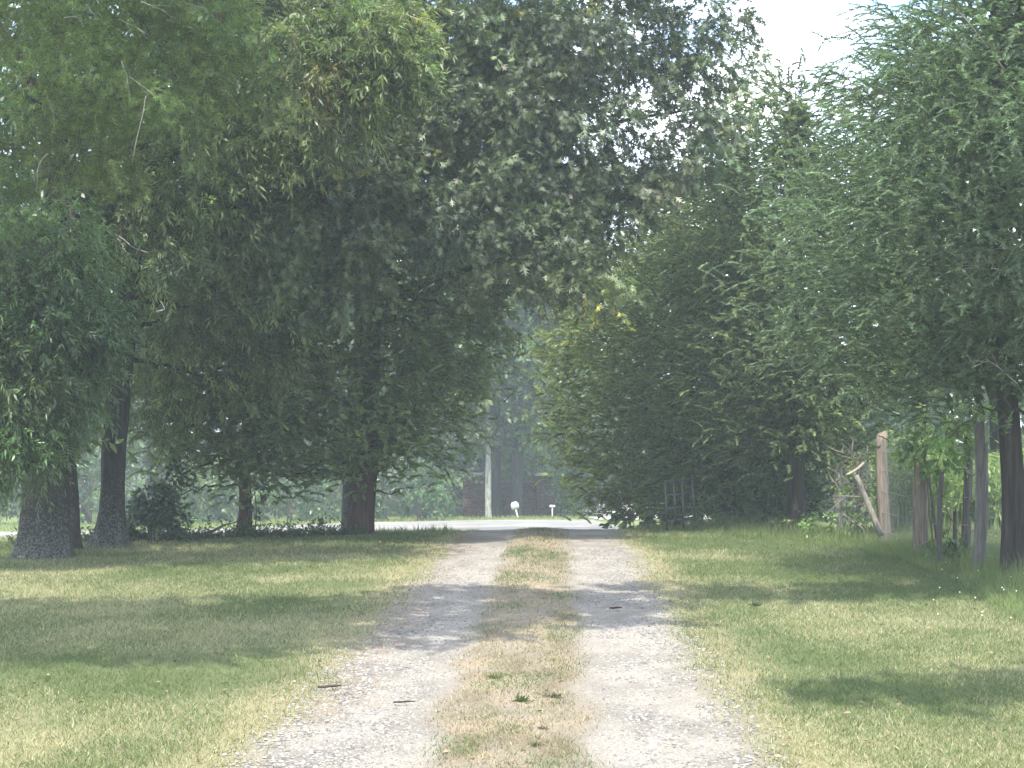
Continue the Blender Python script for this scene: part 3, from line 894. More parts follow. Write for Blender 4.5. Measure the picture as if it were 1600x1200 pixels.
for k, (z, t, Y, r0) in enumerate([(5.2, (930, 160), 23.1, .16), (4.6, (905, 250), 23.0, .10), (6.2, (1050, 60), 23.4, .12), (3.6, (880, 400), 22.4, .08), (4.0, (700, 480), 23.3, .045), (5.0, (500, 260), 22.2, .12), (4.2, (540, 400), 22.2, .08), (6.4, (800, 40), 22.9, .10), (5.6, (790, 200), 22.9, .09), (5.8, (1085, 170), 23.4, .09), (6.6, (700, 60), 23.1, .09)]):
    limb(root, b, on_path(path, z), at(t[0], t[1], Y), r0, 0.016, M['oak_bark'], 0.10, seed=k + 60)

# --- young oak between the reddish cedar and the drive, leaf colour lightened in place of blocked sunlight
root, b = tree_root('oak_tree', 'young light green oak behind the reddish cedar, leaning out over the drive', 'tree', 577, 27.2)
a = Acc()
path = trunk_mesh(a, pathpx([(579, 800), (588, 700), (630, 560), (690, 440), (712, 340)], 27.2, b), [.075, .07, .06, .045, .02], n=14, flare=.3, seed=27)
rel(a, 'trunk', M['oak_bark'], root, b)
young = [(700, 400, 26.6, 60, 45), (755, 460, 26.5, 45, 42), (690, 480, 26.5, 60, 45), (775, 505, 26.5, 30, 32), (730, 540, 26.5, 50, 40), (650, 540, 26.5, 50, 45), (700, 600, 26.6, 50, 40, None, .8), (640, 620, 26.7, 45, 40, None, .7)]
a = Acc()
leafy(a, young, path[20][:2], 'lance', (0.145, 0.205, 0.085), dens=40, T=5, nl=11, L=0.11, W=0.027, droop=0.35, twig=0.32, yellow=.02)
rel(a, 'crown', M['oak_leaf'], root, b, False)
for k, (z, t) in enumerate([(2.0, (650, 540)), (2.6, (770, 500)), (3.2, (760, 450)), (1.6, (710, 610))]):
    limb(root, b, on_path(path, z), at(t[0], t[1], 26.6), .03, .008, M['oak_bark'], .08, seed=k + 90)

# ---------------------------------------------------------------- cedars
def cedar(px, Y, top_row, R, z0, label, seed, colour=(0.130, 0.172, 0.082), stems=((0, 0),), r_trunk=0.14, dens=17.0, flat=0.6, group=None, low=None, bark='cedar_bark', peak=0.28, Lsp=0.26, strand=(0.062, 0.027), lean=0.0, S=7, ns=26):
    rng = np.random.default_rng(seed)
    root, b = tree_root('cedar_tree', label, 'tree', px, Y, group)
    H = CZ - (top_row - HY) / F * Y - b[2]
    for k, (dx, dy) in enumerate(stems):
        a = Acc()
        pts = [b + np.array([dx, dy, -0.08])]
        for f in (0.12, 0.3, 0.55, 0.8, 1.0):
            pts.append(b + np.array([dx * (1 + f) + lean * f + rng.normal(0, .03), dy * (1 + f), H * 0.97 * f]))
        trunk_mesh(a, pts, r_trunk * np.array([1.15, 1.0, .85, .6, .35, .06]), n=18, flare=0.35, seed=seed + k, rough=0.16, roots=5)
        rel(a, 'trunk', M[bark], root, b)
    hh = H - z0
    def prof(t):
        return R * np.where(t < peak, 0.62 + 0.38 * np.sin(np.clip(t / peak, 0, 1) * math.pi / 2), np.clip(1 - (np.clip(t - peak, 0, 1) / (1 - peak)) ** 1.5, 0, 1) ** flat)
    area = 2 * math.pi * R * 0.72 * hh
    K = int(area * dens)
    t = rng.random(K * 4)
    keep = rng.random(K * 4) < (prof(t) / R + 0.12)
    t = t[keep][:K]
    K = len(t)
    phi = rng.random(K) * 2 * math.pi
    u, v = np.cos(phi), np.sin(phi)
    r = prof(t)
    lump = 0.70 + 0.55 * fbm(u * 2.6 + seed, v * 2.6, t * hh * 1.15, seed, 3)
    depth = 1 - 0.55 * rng.random(K) ** 1.25
    rr = r * lump * depth + 0.08
    z = z0 + t * hh + 0.12 * rng.normal(size=K)
    if low is not None:
        z = np.maximum(z, low)
    P = b + np.stack([rr * u + lean * t, rr * v, z], -1)
    back = (v > 0.35) & (rng.random(K) < 0.55)
    P, u, v, t, lump, depth = [q[~back] for q in (P, u, v, t, lump, depth)]
    K = len(P)
    O = unit(np.stack([u, v, 0.12 + 0.9 * np.clip(t - 0.75, 0, 1) * 3], -1) + rng.normal(0, .28, (K, 3)))
    C = np.clip(1 + 0.22 * rng.normal(size=K), .55, 1.6) * (0.62 + 0.76 * fbm(P[:, 0] * .9, P[:, 1] * .9, P[:, 2] * 1.1, seed, 2))
    a = Acc()
    cedar_sprays(a, P, O, C, colour, S=S, ns=ns, Lsp=Lsp, L=strand[0], W=strand[1])
    # the dark heart of inner foliage
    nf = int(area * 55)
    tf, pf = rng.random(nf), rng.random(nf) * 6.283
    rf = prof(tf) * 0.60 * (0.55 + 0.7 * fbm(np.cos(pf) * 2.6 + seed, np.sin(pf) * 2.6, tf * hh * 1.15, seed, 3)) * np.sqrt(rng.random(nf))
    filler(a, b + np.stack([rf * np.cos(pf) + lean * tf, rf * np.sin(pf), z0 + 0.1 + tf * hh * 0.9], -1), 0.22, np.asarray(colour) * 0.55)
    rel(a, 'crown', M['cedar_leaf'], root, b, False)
    # a few bare inner branches under the skirt
    for k in range(5):
        ph = rng.random() * 6.283
        zz = max(0.5, z0 - 0.2) + rng.random() * 1.2
        l_ = R * (0.5 + 0.4 * rng.random())
        p0 = b + np.array([0, 0, zz])
        p2 = b + np.array([math.cos(ph) * l_, math.sin(ph) * l_, zz + 0.15 * rng.normal()])
        limb(root, b, p0, p2, 0.022, 0.006, M[bark], 0.05, seed=k, name='branch')
    return root, b, H

GR = 'cedars along the right side of the drive'
rc1 = cedar(1622, 17.4, -215, 2.9, 2.0, 'nearest cedar at the right edge, two dark trunks on the lawn side of the fence', 301, stems=((-0.25, 0), (0.08, 0.12)), r_trunk=0.135, group=GR, Lsp=0.35, strand=(0.062, 0.020), S=8, ns=26, dens=20, flat=1.15, colour=(0.095, 0.14, 0.08))
rc3 = cedar(1245, 25.2, 120, 2.0, 1.3, 'cedar just left of the old fence, dark hollow under its skirt', 303, group=GR)
rc4 = cedar(1150, 27.6, 185, 2.1, 0.35, 'cedar with yellow green top behind the leaning gate', 304, group=GR, colour=(0.105, 0.15, 0.072))
rc5 = cedar(1052, 30.8, 300, 2.6, 0.5, 'farthest roadside cedar, light green skirt hanging low over the drive entrance', 305, group=GR, colour=(0.185, 0.215, 0.090), dens=14, strand=(0.085, 0.034), peak=0.35)
cedar(1440, 36.0, 60, 2.4, 3.2, 'tall cedar behind the fence, its crown closing the gap between its neighbours', 307, group=GR, dens=7, strand=(0.13, 0.045), ns=16)

cedar(1555, 31.0, 20, 2.5, 3.0, 'cedar behind the nearest one, filling the view between its boughs', 308, group=GR, dens=7, strand=(0.13, 0.045), ns=16)
def dead_branch(c, pts, Y, r, col):
    root, b = c[0], c[1]
    P0 = np.array([at(px, py, Y) for px, py in pts])
    t = np.linspace(0, 1, 10)
    P = np.stack([np.interp(t, np.linspace(0, 1, len(P0)), P0[:, k]) for k in range(3)], -1)
    for _ in range(2):
        P[1:-1] = .25 * P[:-2] + .5 * P[1:-1] + .25 * P[2:]
    a = Acc()
    tube(a, P, np.linspace(r, r * .35, 10), 5, col=col)
    for i in (3, 5, 6, 7, 8):
        d = unit((P[i + 1] - P[i])[None])[0]
        q = P[i] + d * RNG.uniform(.08, .2) + RNG.normal(0, .06, 3)
        tube(a, curve(P[i], .5 * (P[i] + q) + np.array([0, 0, .03]), q, 5), np.linspace(r * .55, r * .2, 5), 4, col=col)
    rel(a, 'dead_branch', M['twig'], root, b)
GY, RD = (.26, .24, .21), (.20, .125, .09)
for c, pts, Y, r, col in [(rc1, [(1590, 425), (1560, 420), (1515, 418)], 15.6, .008, GY), (rc1, [(1600, 380), (1585, 395), (1572, 385)], 15.4, .007, GY), (rc1, [(1570, 110), (1510, 30), (1495, 15)], 15.9, .009, GY), (rc1, [(1590, 600), (1545, 560), (1520, 575)], 15.8, .008, GY),
                          (rc3, [(1270, 330), (1310, 328), (1335, 331)], 23.4, .009, GY), (rc3, [(1200, 190), (1240, 150), (1290, 165)], 23.5, .008, GY), (rc3, [(1330, 560), (1290, 520), (1255, 530)], 23.4, .009, GY), (rc4, [(1065, 470), (1110, 445), (1140, 440)], 25.7, .010, RD), (rc4, [(1060, 430), (1095, 425), (1130, 445)], 25.7, .008, RD),
                          (rc4, [(1040, 335), (1055, 352), (1080, 370)], 25.9, .009, RD), (rc5, [(905, 500), (940, 480), (975, 500)], 28.6, .010, GY), (rc5, [(900, 640), (935, 650), (980, 640)], 28.5, .010, GY)]:
    dead_branch(c, pts, Y, r, col)

GL = 'cedars between the oaks on the left'
cedar(560, 25.4, 290, 1.85, 1.0, 'broad cedar with reddish brown trunk at the left corner of the drive', 311, colour=(0.155, 0.205, 0.088), r_trunk=0.19, bark='red_cedar_bark', group=GL, lean=0.45, peak=0.42, flat=0.5, dens=16, strand=(0.08, 0.030))
cedar(380, 24.6, 430, 1.35, 0.9, 'small dark cedar with slim leaning trunk wrapped in ivy, left of the reddish cedar', 312, colour=(0.135, 0.180, 0.080), r_trunk=0.105, bark='red_cedar_bark', group=GL, dens=15, lean=0.1, strand=(0.08, 0.030))

# ---------------------------------------------------------------- trees beyond the frame that shade the lawn
root, b = tree_root('oak_tree', 'spreading oak left of the camera, its high boughs shading the lawn and drive', 'tree', -1270, 9.5)
a = Acc()
path = trunk_mesh(a, [b - np.array([0, 0, .1]), b + np.array([0, 0, 3]), b + np.array([.3, .1, 6]), b + np.array([.6, .3, 9.5])], [.42, .36, .30, .10], flare=.5, seed=33)
rel(a, 'trunk', M['oak_bark'], root, b)
ZC = 8.5
cot = math.cos(SUN_EL) / math.sin(SUN_EL)
near = []
for (x, y, rx, ry, dn) in [(-5.2, 12.0, 1.6, 1.0, .8), (-3.2, 12.4, 1.6, 1.0, .8), (-1.2, 13.0, 1.5, 1.0, .6), (0.7, 14.2, 1.2, 1.1, .5), (-4.2, 14.0, 1.6, 1.0, .8), (-2.2, 14.5, 1.5, .9, .8), (-0.4, 15.4, 1.2, .8, .85), (-6.0, 14.3, 1.5, .9, .8), (1.4, 16.0, 0.9, .7, .45), (-2.6, 21.3, 1.6, 1.2, .7), (-4.6, 20.0, 1.5, 1.0, .7),
                           (3.2, 16.2, 1.2, .45, .7), (4.9, 16.3, 1.2, .5, .8), (2.9, 10.1, 1.0, .35, .6), (4.4, 10.3, 1.2, .5, .8)]:
    z = ZC + RNG.uniform(-.5, .7)
    near.append(('w', (x + math.sin(SUN_AZ) * cot * z, y + math.cos(SUN_AZ) * cot * z, z), (rx, ry, .6), dn))
a = Acc()
leafy(a, near, b[:2], 'lance', (0.08, 0.14, 0.06), dens=36, T=6, nl=8, L=0.17, W=0.085, tuft_r=.28)
rel(a, 'crown', M['oak_leaf'], root, b, False)
for k, w in enumerate(near[:8]):
    limb(root, b, on_path(path, 4.5 + .35 * k), w[1], .10, .03, M['oak_bark'], .08, seed=k)

# ---------------------------------------------------------------- far trees and undergrowth beyond the road
def far_tree(px, Y, top_row, R, label, seed, colour, cat='tree', low_row=720, bark='far_bark', r=0.16, dens=2.0, lean=0, leaf=(0.27, 0.17), first_z=0.25):
    rng = np.random.default_rng(seed)
    root, b = tree_root('woodland_tree', label, cat, px, Y, 'trees beyond the crossing road')
    H = CZ - (top_row - HY) / F * Y - b[2]
    a = Acc()
    trunk_mesh(a, [b - np.array([0, 0, .1]), b + np.array([lean * .2, 0, H * .2]), b + np.array([lean * .6, 0, H * .6]), b + np.array([lean, 0, H * .95])], [r * 1.1, r, r * .6, r * .15], n=14, flare=.3, seed=seed)
    rel(a, 'trunk', M[bark], root, b)
    blobs = []
    n = 11
    for k in range(n):
        f = first_z + (1 - first_z) * (k + .5) / n
        rr = R * (0.45 + .55 * math.sin(math.pi * min(1, (f - first_z) / (1 - first_z) * .85 + .15)))
        ph = rng.random() * 6.283
        c = b + np.array([lean * f + math.cos(ph) * rr * .55, math.sin(ph) * rr * .45, H * f])
        blobs.append(('w', c, (rr * .62, rr * .62, H * .09 + .35), 1.0))
    a = Acc()
    leafy(a, blobs, b[:2], 'lance', colour, dens=dens, T=6, nl=9, L=leaf[0], W=leaf[1], twig=.7, tuft_r=.45, var=.32, droop=.3)
    rel(a, 'crown', M['oak_leaf'], root, b, False)
    return root, b

FC = (0.060, 0.100, 0.042)
far_tree(763, 64.0, 430, 1.7, 'slim pale barked trunk in front of the brick wall', 401, (0.11, 0.165, 0.06), bark='pale_bark', r=.125, first_z=.45, dens=3.5)
far_tree(776, 65.5, 300, 2.6, 'dark straight trunk right beside the pale one in front of the brick wall', 402, (0.08, 0.13, 0.055), r=.17, first_z=.28, dens=3.5)
far_tree(806, 65.2, 330, 2.4, 'dark leaning trunk behind the small white sign', 403, (0.075, 0.125, 0.055), r=.23, lean=.5, first_z=.28, dens=3.5)
far_tree(742, 71.0, 400, 2.6, 'bright green low tree behind the left end of the brick wall', 404, (0.12, 0.18, 0.065), first_z=.1, dens=3.2)
far_tree(838, 72.0, 410, 2.8, 'bright green low tree behind the right end of the brick wall', 405, (0.125, 0.185, 0.065), first_z=.1, dens=3.2)
far = [(20, 72, 60, 4.2, FC), (130, 66, 120, 3.6, (0.085, 0.125, 0.045)), (235, 76, 40, 4.2, FC), (330, 68, 140, 3.6, (0.075, 0.115, 0.045)), (430, 78, 60, 4.2, FC), (520, 70, 170, 3.4, (0.07, 0.11, 0.045)), (600, 77, 120, 3.8, FC), (672, 71, 260, 3.0, (0.075, 0.12, 0.045)), (720, 80, 200, 3.6, FC), (850, 84, 300, 3.2, (0.09, 0.135, 0.045)), (905, 78, 360, 3.0, FC), (985, 86, 330, 3.4, FC), (1080, 80, 380, 3.2, FC)]
names = ['broad tree behind the lichened oak', 'light green tree seen between the two left trunks', 'tall tree behind the second trunk from the left', 'light green tree seen above the slim ivy cedar', 'tall tree behind the small dark cedar', 'mid green tree behind the reddish cedar', 'tall tree right behind the reddish cedar', 'tree left of the brick pier', 'tall tree just behind the left brick pier', 'bright green tree right above the brick wall', 'tree beyond the iron fence', 'tree behind the farthest roadside cedar', 'tree hidden low behind the right cedars']
for k, ((px, Y, tr, R, c), nm) in enumerate(zip(far, names)):
    far_tree(px, Y, tr, R, nm + ' beyond the road', 420 + k, np.array(c) * 1.3, dens=1.3, first_z=.12)

def shrub(px, Y, rows, rx, label, colour, seed, leaf=(0.10, 0.06), dens=12, group=None, mat='oak_leaf', name='shrub', nblob=6, T=6, nl=9, twig=.35, cat='shrub'):
    rng = np.random.default_rng(seed)
    root, b = tree_root(name, label, cat, px, Y, group)
    z1 = CZ - (rows - HY) / F * Y
    h = z1 - b[2]
    R = px2m(rx, Y)
    a = Acc()
    for k in range(4):
        e = b + np.array([rng.normal(0, R * .4), rng.normal(0, R * .3), h * (.6 + .3 * rng.random())])
        tube(a, curve(b + np.array([rng.normal(0, .05), 0, -.04]), b + np.array([0, 0, h * .4]), e, 7), np.linspace(.012 * h + .006, .005, 7), 5, col=(.07, .06, .05))
    rel(a, 'stem', M['twig'], root, b)
    blobs = []
    for k in range(nblob):
        f = (k + .6) / nblob
        blobs.append(('w', b + np.array([rng.uniform(-.55, .55) * R, rng.uniform(-.4, .4) * R, h * (.12 + .78 * f)]), (R * .55, R * .5, h * .20 + .05), 1.0))
    a = Acc()
    leafy(a, blobs, b[:2], 'lance', colour, dens=dens, T=T, nl=nl, L=leaf[0], W=leaf[1], twig=twig, tuft_r=.2 * min(1, R), var=.3, droop=.3)
    rel(a, 'foliage', M[mat], root, b, False)
    return root, b

GS = 'bushes along the far side of the road'
sh = [(-30, 62, 730, 90), (45, 63, 745, 80), (140, 64, 700, 70), (215, 60, 735, 60), (300, 62, 715, 70), (375, 63, 735, 60), (450, 61, 725, 70), (520, 63, 730, 60), (600, 61, 705, 60), (655, 60, 715, 45), (700, 64, 735, 32)]
sn = ['dark bush at the far left edge', 'low bush behind the lichened oak', 'light bush between the two left trunks', 'dark bush right of the second trunk', 'bush behind the fallen branch', 'bush behind the slim ivy cedar', 'bush between the slim and the reddish cedar', 'bush just left of the reddish cedar', 'tall bush just right of the reddish cedar', 'dark bush left of the brick pier', 'small low bush against the left brick pier']
for k, ((px, Y, tr, rx), nm) in enumerate(zip(sh, sn)):
    shrub(px, Y, tr, rx, nm + ' across the road', [(0.085, 0.14, 0.06), (0.115, 0.17, 0.065), (0.07, 0.115, 0.055)][k % 3], 500 + k, leaf=(0.19, 0.11), dens=3.6, group=GS, twig=.6, nl=8)
for k, (px, tr, rx, nm) in enumerate([(700, 660, 48, 'leafy bush over the left brick pier'), (765, 690, 45, 'leafy bush showing above the brick wall behind the pale trunk'), (830, 670, 50, 'bright bush above the right brick pier'), (900, 700, 50, 'bush right of the brick wall behind the iron gate')]):
    shrub(px, 73.0 + k, tr, rx, nm, (0.12, 0.175, 0.07), 530 + k, leaf=(0.22, 0.13), dens=3.6, group='bushes behind the brick wall', twig=.6, nl=8, nblob=8)
# distant wood that closes the view
def woods():
    a = Acc()
    n = 30000
    X = RNG.uniform(-48, 26, n)
    Y = RNG.uniform(88, 100, n)
    top = np.interp(X, [-48, -20, -6, -2, 2, 8, 14, 26], [17, 17, 14, 11, 8.5, 7.0, 6, 5.5]) * (0.75 + 0.5 * fbm(X * .28, X * 0, 0, 77, 3))
    z = ground(X, Y) + top * RNG.random(n) ** .9
    P = np.stack([X, Y, z], -1)
    cl = fbm(X * .5, Y * .5, z * .5, 88, 3)
    col = mix((0.05, 0.085, 0.035), (0.12, 0.17, 0.06), sstep(cl, .3, .7)) * (0.8 + 0.4 * RNG.random(n))[:, None]
    lance(a, P, rdir(n), unit(UP + rdir(n)), .7 * (.6 + .8 * RNG.random(n)), .45 * (.6 + .8 * RNG.random(n)), col)
    tag(a.build('distant_woods', M['oak_leaf']), 'distant mass of green woods closing the view beyond the brick wall', 'woods', kind='stuff')
    # and to the right, beyond the field behind the fence
    a = Acc()
    n = 14000
    X = RNG.uniform(9, 40, n)
    Y = RNG.uniform(52, 62, n) - 0.4 * (X - 9)
    top = 5.2 * (0.7 + 0.6 * fbm(X * .35, X * 0, 0, 79, 3))
    z = ground(X, Y) + top * RNG.random(n)
    cl = fbm(X * .5, Y * .5, z * .6, 89, 3)
    col = mix((0.03, 0.052, 0.028), (0.07, 0.105, 0.042), sstep(cl, .3, .7)) * (0.8 + 0.4 * RNG.random(n))[:, None]
    lance(a, np.stack([X, Y, z], -1), rdir(n), unit(UP + rdir(n)), .5 * (.6 + .8 * RNG.random(n)), .32 * (.6 + .8 * RNG.random(n)), col)
    tag(a.build('hedgerow', M['oak_leaf']), 'overgrown hedgerow at the back of the field behind the old fence', 'hedgerow', kind='stuff')
woods()

# shaded undergrowth under the roadside cedars
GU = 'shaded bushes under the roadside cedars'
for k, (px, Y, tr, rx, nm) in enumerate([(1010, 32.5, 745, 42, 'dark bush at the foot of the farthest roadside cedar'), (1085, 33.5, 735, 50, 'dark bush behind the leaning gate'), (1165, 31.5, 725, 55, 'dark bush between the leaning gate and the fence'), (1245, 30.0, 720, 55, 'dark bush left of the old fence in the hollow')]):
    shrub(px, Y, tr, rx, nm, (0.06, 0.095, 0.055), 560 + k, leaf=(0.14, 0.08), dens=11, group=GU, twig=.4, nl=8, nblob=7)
# small plants under the left trees
shrub(238, 23.2, 735, 38, 'young dark leaved bush beside the second trunk from the left', (0.045, 0.078, 0.04), 541, leaf=(0.085, 0.05), dens=40, nblob=7)
shrub(205, 23.6, 800, 22, 'low dark seedling at the foot of the second trunk from the left', (0.05, 0.085, 0.042), 542, leaf=(0.08, 0.045), dens=40, nblob=4)
def ivy():
    root, b = tree_root('ivy_plant', 'ragged ivy and saplings climbing the right side of the slim cedar trunk', 'ivy', 397, 24.4)
    a = Acc()
    leafy(a, [(398, 770, 24.4, 9, 26), (397, 810, 24.4, 8, 22), (402, 740, 24.4, 8, 14)], b[:2], 'lance', (0.075, 0.10, 0.045), dens=90, T=3, nl=5, L=.06, W=.04, twig=.12, tuft_r=.05)
    rel(a, 'leaves', M['oak_leaf'], root, b, False)
    a = Acc()
    tube(a, np.array([at(398, 836, 24.4), at(401, 800, 24.35), at(397, 760, 24.4), at(402, 735, 24.4)]), [.012, .01, .008, .005], 5, col=(.09, .07, .06))
    rel(a, 'stem', M['twig'], root, b)
ivy()
# low weeds along the brow of the left lawn
def brow_weeds():
    a = Acc()
    n = 620
    X = RNG.uniform(-7.5, -2.4, n)
    Y = 25.2 + 0.40 * X + 0.3 + RNG.random(n) * 1.0
    hh = 0.07 + 0.22 * RNG.random(n) ** 2 * (0.4 + 1.2 * fbm(X * 1.3, X * 0, 0, 15, 2))
    m = 7
    P = np.repeat(np.stack([X, Y, ground(X, Y)], -1), m, 0)
    f = np.tile(np.linspace(.3, 1, m), n)
    P = P + np.stack([RNG.normal(0, .03, n * m), RNG.normal(0, .03, n * m), f * np.repeat(hh, m)], -1)
    d = unit(rdir(n * m) + UP * .3)
    lance(a, P, d, unit(UP + rdir(n * m) * .7), .05 + .05 * RNG.random(n * m), .02 + .025 * RNG.random(n * m), np.array([0.05, 0.075, 0.035]) * (.7 + .6 * RNG.random(n * m))[:, None])
    blades(a, X, Y, hh * 1.1, np.full(n, .006), np.tile([.07, .085, .04], (n, 1)), .3)
    tag(a.build('brow_weeds', M['weed_leaf']), 'low dark weeds along the brow of the left lawn between the trunks', 'weeds', kind='stuff')
brow_weeds()

# ---------------------------------------------------------------- brick gate wall across the road
def brick_wall():
    Yw = 68.0
    def X(px): return (px - 800) / F * Yw
    def Z(py): return CZ - (py - HY) / F * Yw
    zb = Z(810)
    root = thing('brick_wall', 'dark red brick gate wall with capped piers across the road', 'wall', (X(765), Yw, zb))
    o_ = np.array([X(765), Yw, zb])
    rng = np.random.default_rng(5)
    def block(name, x0, x1, y0, y1, z1, sides=True):
        a = Acc()
        add_box(a, x0 + .01, x1 - .01, y0 + .01, y1 - .01, zb - .2, z1, (0.11, 0.10, 0.095))
        rel(a, name, M['brick'], root, o_, False)
        a = Acc()
        ch, bl, j = 0.078, 0.225, 0.013
        nr = int((z1 - zb) / ch)
        for r in range(nr):
            z = zb + r * ch
            off = (r % 2) * bl / 2
            x = x0 - off
            while x < x1 - .02:
                xa, xb = max(x, x0), min(x + bl - j, x1)
                if xb - xa > .03:
                    c = np.array([0.050, 0.022, 0.018]) * rng.uniform(.65, 1.35) * np.array([1.25, 1.0, .95]) + rng.uniform(0, .012)
                    d = rng.uniform(-.003, .003)
                    add_box(a, xa, xb, y0 - .004 + d, y0 + .05, z + j, z + ch, c)
                x += bl
            if sides:
                for (xs_, xe_) in ((x0 - .0045, x0 + .05), (x1 - .05, x1 + .0045)):
                    y = y0 + .055 + off * .5
                    while y < y1 - .02:
                        yb = min(y + bl - j, y1)
                        c = np.array([0.050, 0.022, 0.018]) * rng.uniform(.65, 1.35)
                        add_box(a, xs_, xe_, y, yb, z + j, z + ch, c)
                        y += bl
        q = rel(a, 'bricks', M['brick'], root, o_, False)
        q['kind'] = 'stuff'
    block('pier', X(724), X(765), Yw - .35, Yw + .75, Z(743))
    block('wall_panel', X(765) + .01, X(838) - .01, Yw, Yw + .3, Z(753), False)
    block('pier', X(838), X(852), Yw - .3, Yw + .45, Z(743))
    block('wall_panel', X(852) + .01, X(866), Yw, Yw + .3, Z(772), True)
    for (x0, x1, y0, y1, z0, h, c) in ((X(722), X(767), Yw - .41, Yw + .81, Z(743) + .002, .11, (.30, .28, .25)), (X(836.5), X(853.5), Yw - .36, Yw + .51, Z(743) + .002, .11, (.42, .40, .36)),
                                      (X(767.5), X(836), Yw - .03, Yw + .33, Z(753) + .002, .07, (.12, .075, .06))):
        a = Acc()
        add_box(a, x0, x1, y0, y1, z0, z0 + h, c)
        rel(a, 'coping', M['brick'], root, o_, False)
brick_wall()

def yard_sign(px, py, Y, w, h, tilt, stake_row, label, dx=0, pic=True):
    c = at(px, py, Y)
    root = thing('yard_sign', label, 'sign', (c[0] + dx, Y, float(ground(c[0], Y))))
    o_ = np.array(root.location)
    ct, st = math.cos(tilt), math.sin(tilt)
    def place(x, z, y=0.0):
        return np.stack([c[0] + x * ct + z * st, Y + y + 0 * x, c[2] - x * st + z * ct], -1)
    # panel: shield with notched top corners
    ox = np.array([-.5, -.5, -.38, -.30, .30, .38, .5, .5, .36, 0, -.36]) * w
    oz = np.array([-.30, .24, .30, .48, .48, .30, .24, -.30, -.46, -.5, -.46]) * h
    n = len(ox)
    V = np.concatenate([place(ox, oz, -.012), place(ox, oz, .012), place(np.array([0.]), np.array([0.]), -.012), place(np.array([0.]), np.array([0.]), .012)])
    i = np.arange(n); k = (i + 1) % n
    T = np.concatenate([np.stack([np.full(n, 2 * n), i, k], -1), np.stack([np.full(n, 2 * n + 1), n + k, n + i], -1)])
    a = Acc()
    a.add(V, tris=T, quads=np.stack([i, n + i, n + k, k], -1), col=(.46, .46, .45))
    rel(a, 'panel', M['sheet'], root, o_, False)
    if pic:   # faint grey printing, too small to read in the photograph
        a = Acc()
        for (x0, x1, z0, z1) in ((-.26, .28, .16, .20), (-.30, .10, .02, .06), (-.06, .32, -.10, -.06), (-.22, .18, -.24, -.20)):
            V = place(np.array([x0, x1, x1, x0]) * w, np.array([z0, z0 + .03, z1 + .03, z1]) * h, -.016)
            a.add(V, quads=[[0, 1, 2, 3]], col=(.42, .43, .44))
        rel(a, 'print', M['sheet'], root, o_, False)
    a = Acc()
    top = place(np.array([.0]), np.array([-.35 * h]), .02)[0]
    foot = np.array([o_[0], Y + .02, o_[2] - .1])
    tube(a, np.array([top, 0.5 * (top + foot), foot]), .024, 6, col=(.70, .70, .68))
    rel(a, 'stake', M['sheet'], root, o_)
yard_sign(804.5, 790, 60.0, .31, .31, math.radians(-12), 808, 'small white sign tilted on a thin stake before the brick wall', dx=.16)
yard_sign(863, 791, 64.5, .26, .12, 0.0, 806, 'smaller white sign plate on a post at the right end of the brick wall', pic=False)

def iron_fence():
    Y = 70.5
    x0, x1 = (869 - 800) / F * Y, (955 - 800) / F * Y
    zb = float(ground(x0, Y))
    root = thing('iron_gate', 'low black iron gate of thin pickets right of the brick wall', 'gate', (x0, Y, zb))
    o_ = np.array([x0, Y, zb])
    a = Acc(); add_box(a, x0 - .10, x0 + .06, Y - .08, Y + .08, zb - .1, zb + .42, (.012, .012, .014)); rel(a, 'gate_post', M['iron'], root, o_, False)
    for zz in (.16, .72):
        a = Acc(); add_box(a, x0 + .061, x1, Y - .02, Y + .02, zb + zz, zb + zz + .05, (.02, .02, .03)); rel(a, 'rail', M['iron'], root, o_, False)
    pk = None
    x = x0 + .2
    while x < x1:
        if pk is None:
            a = Acc(); add_box(a, -.011, .011, -.045, -.023, .05, .86, (.02, .02, .03))
            pk = a.mesh('picket', M['iron'])
        q = bpy.data.objects.new('picket', pk); COL.objects.link(q); q.parent = root
        q.location = (x - x0, 0, 0)
        x += .16
iron_fence()

# ---------------------------------------------------------------- the old fence on the right
def post_y(row): return F * CZ / (row - HY)

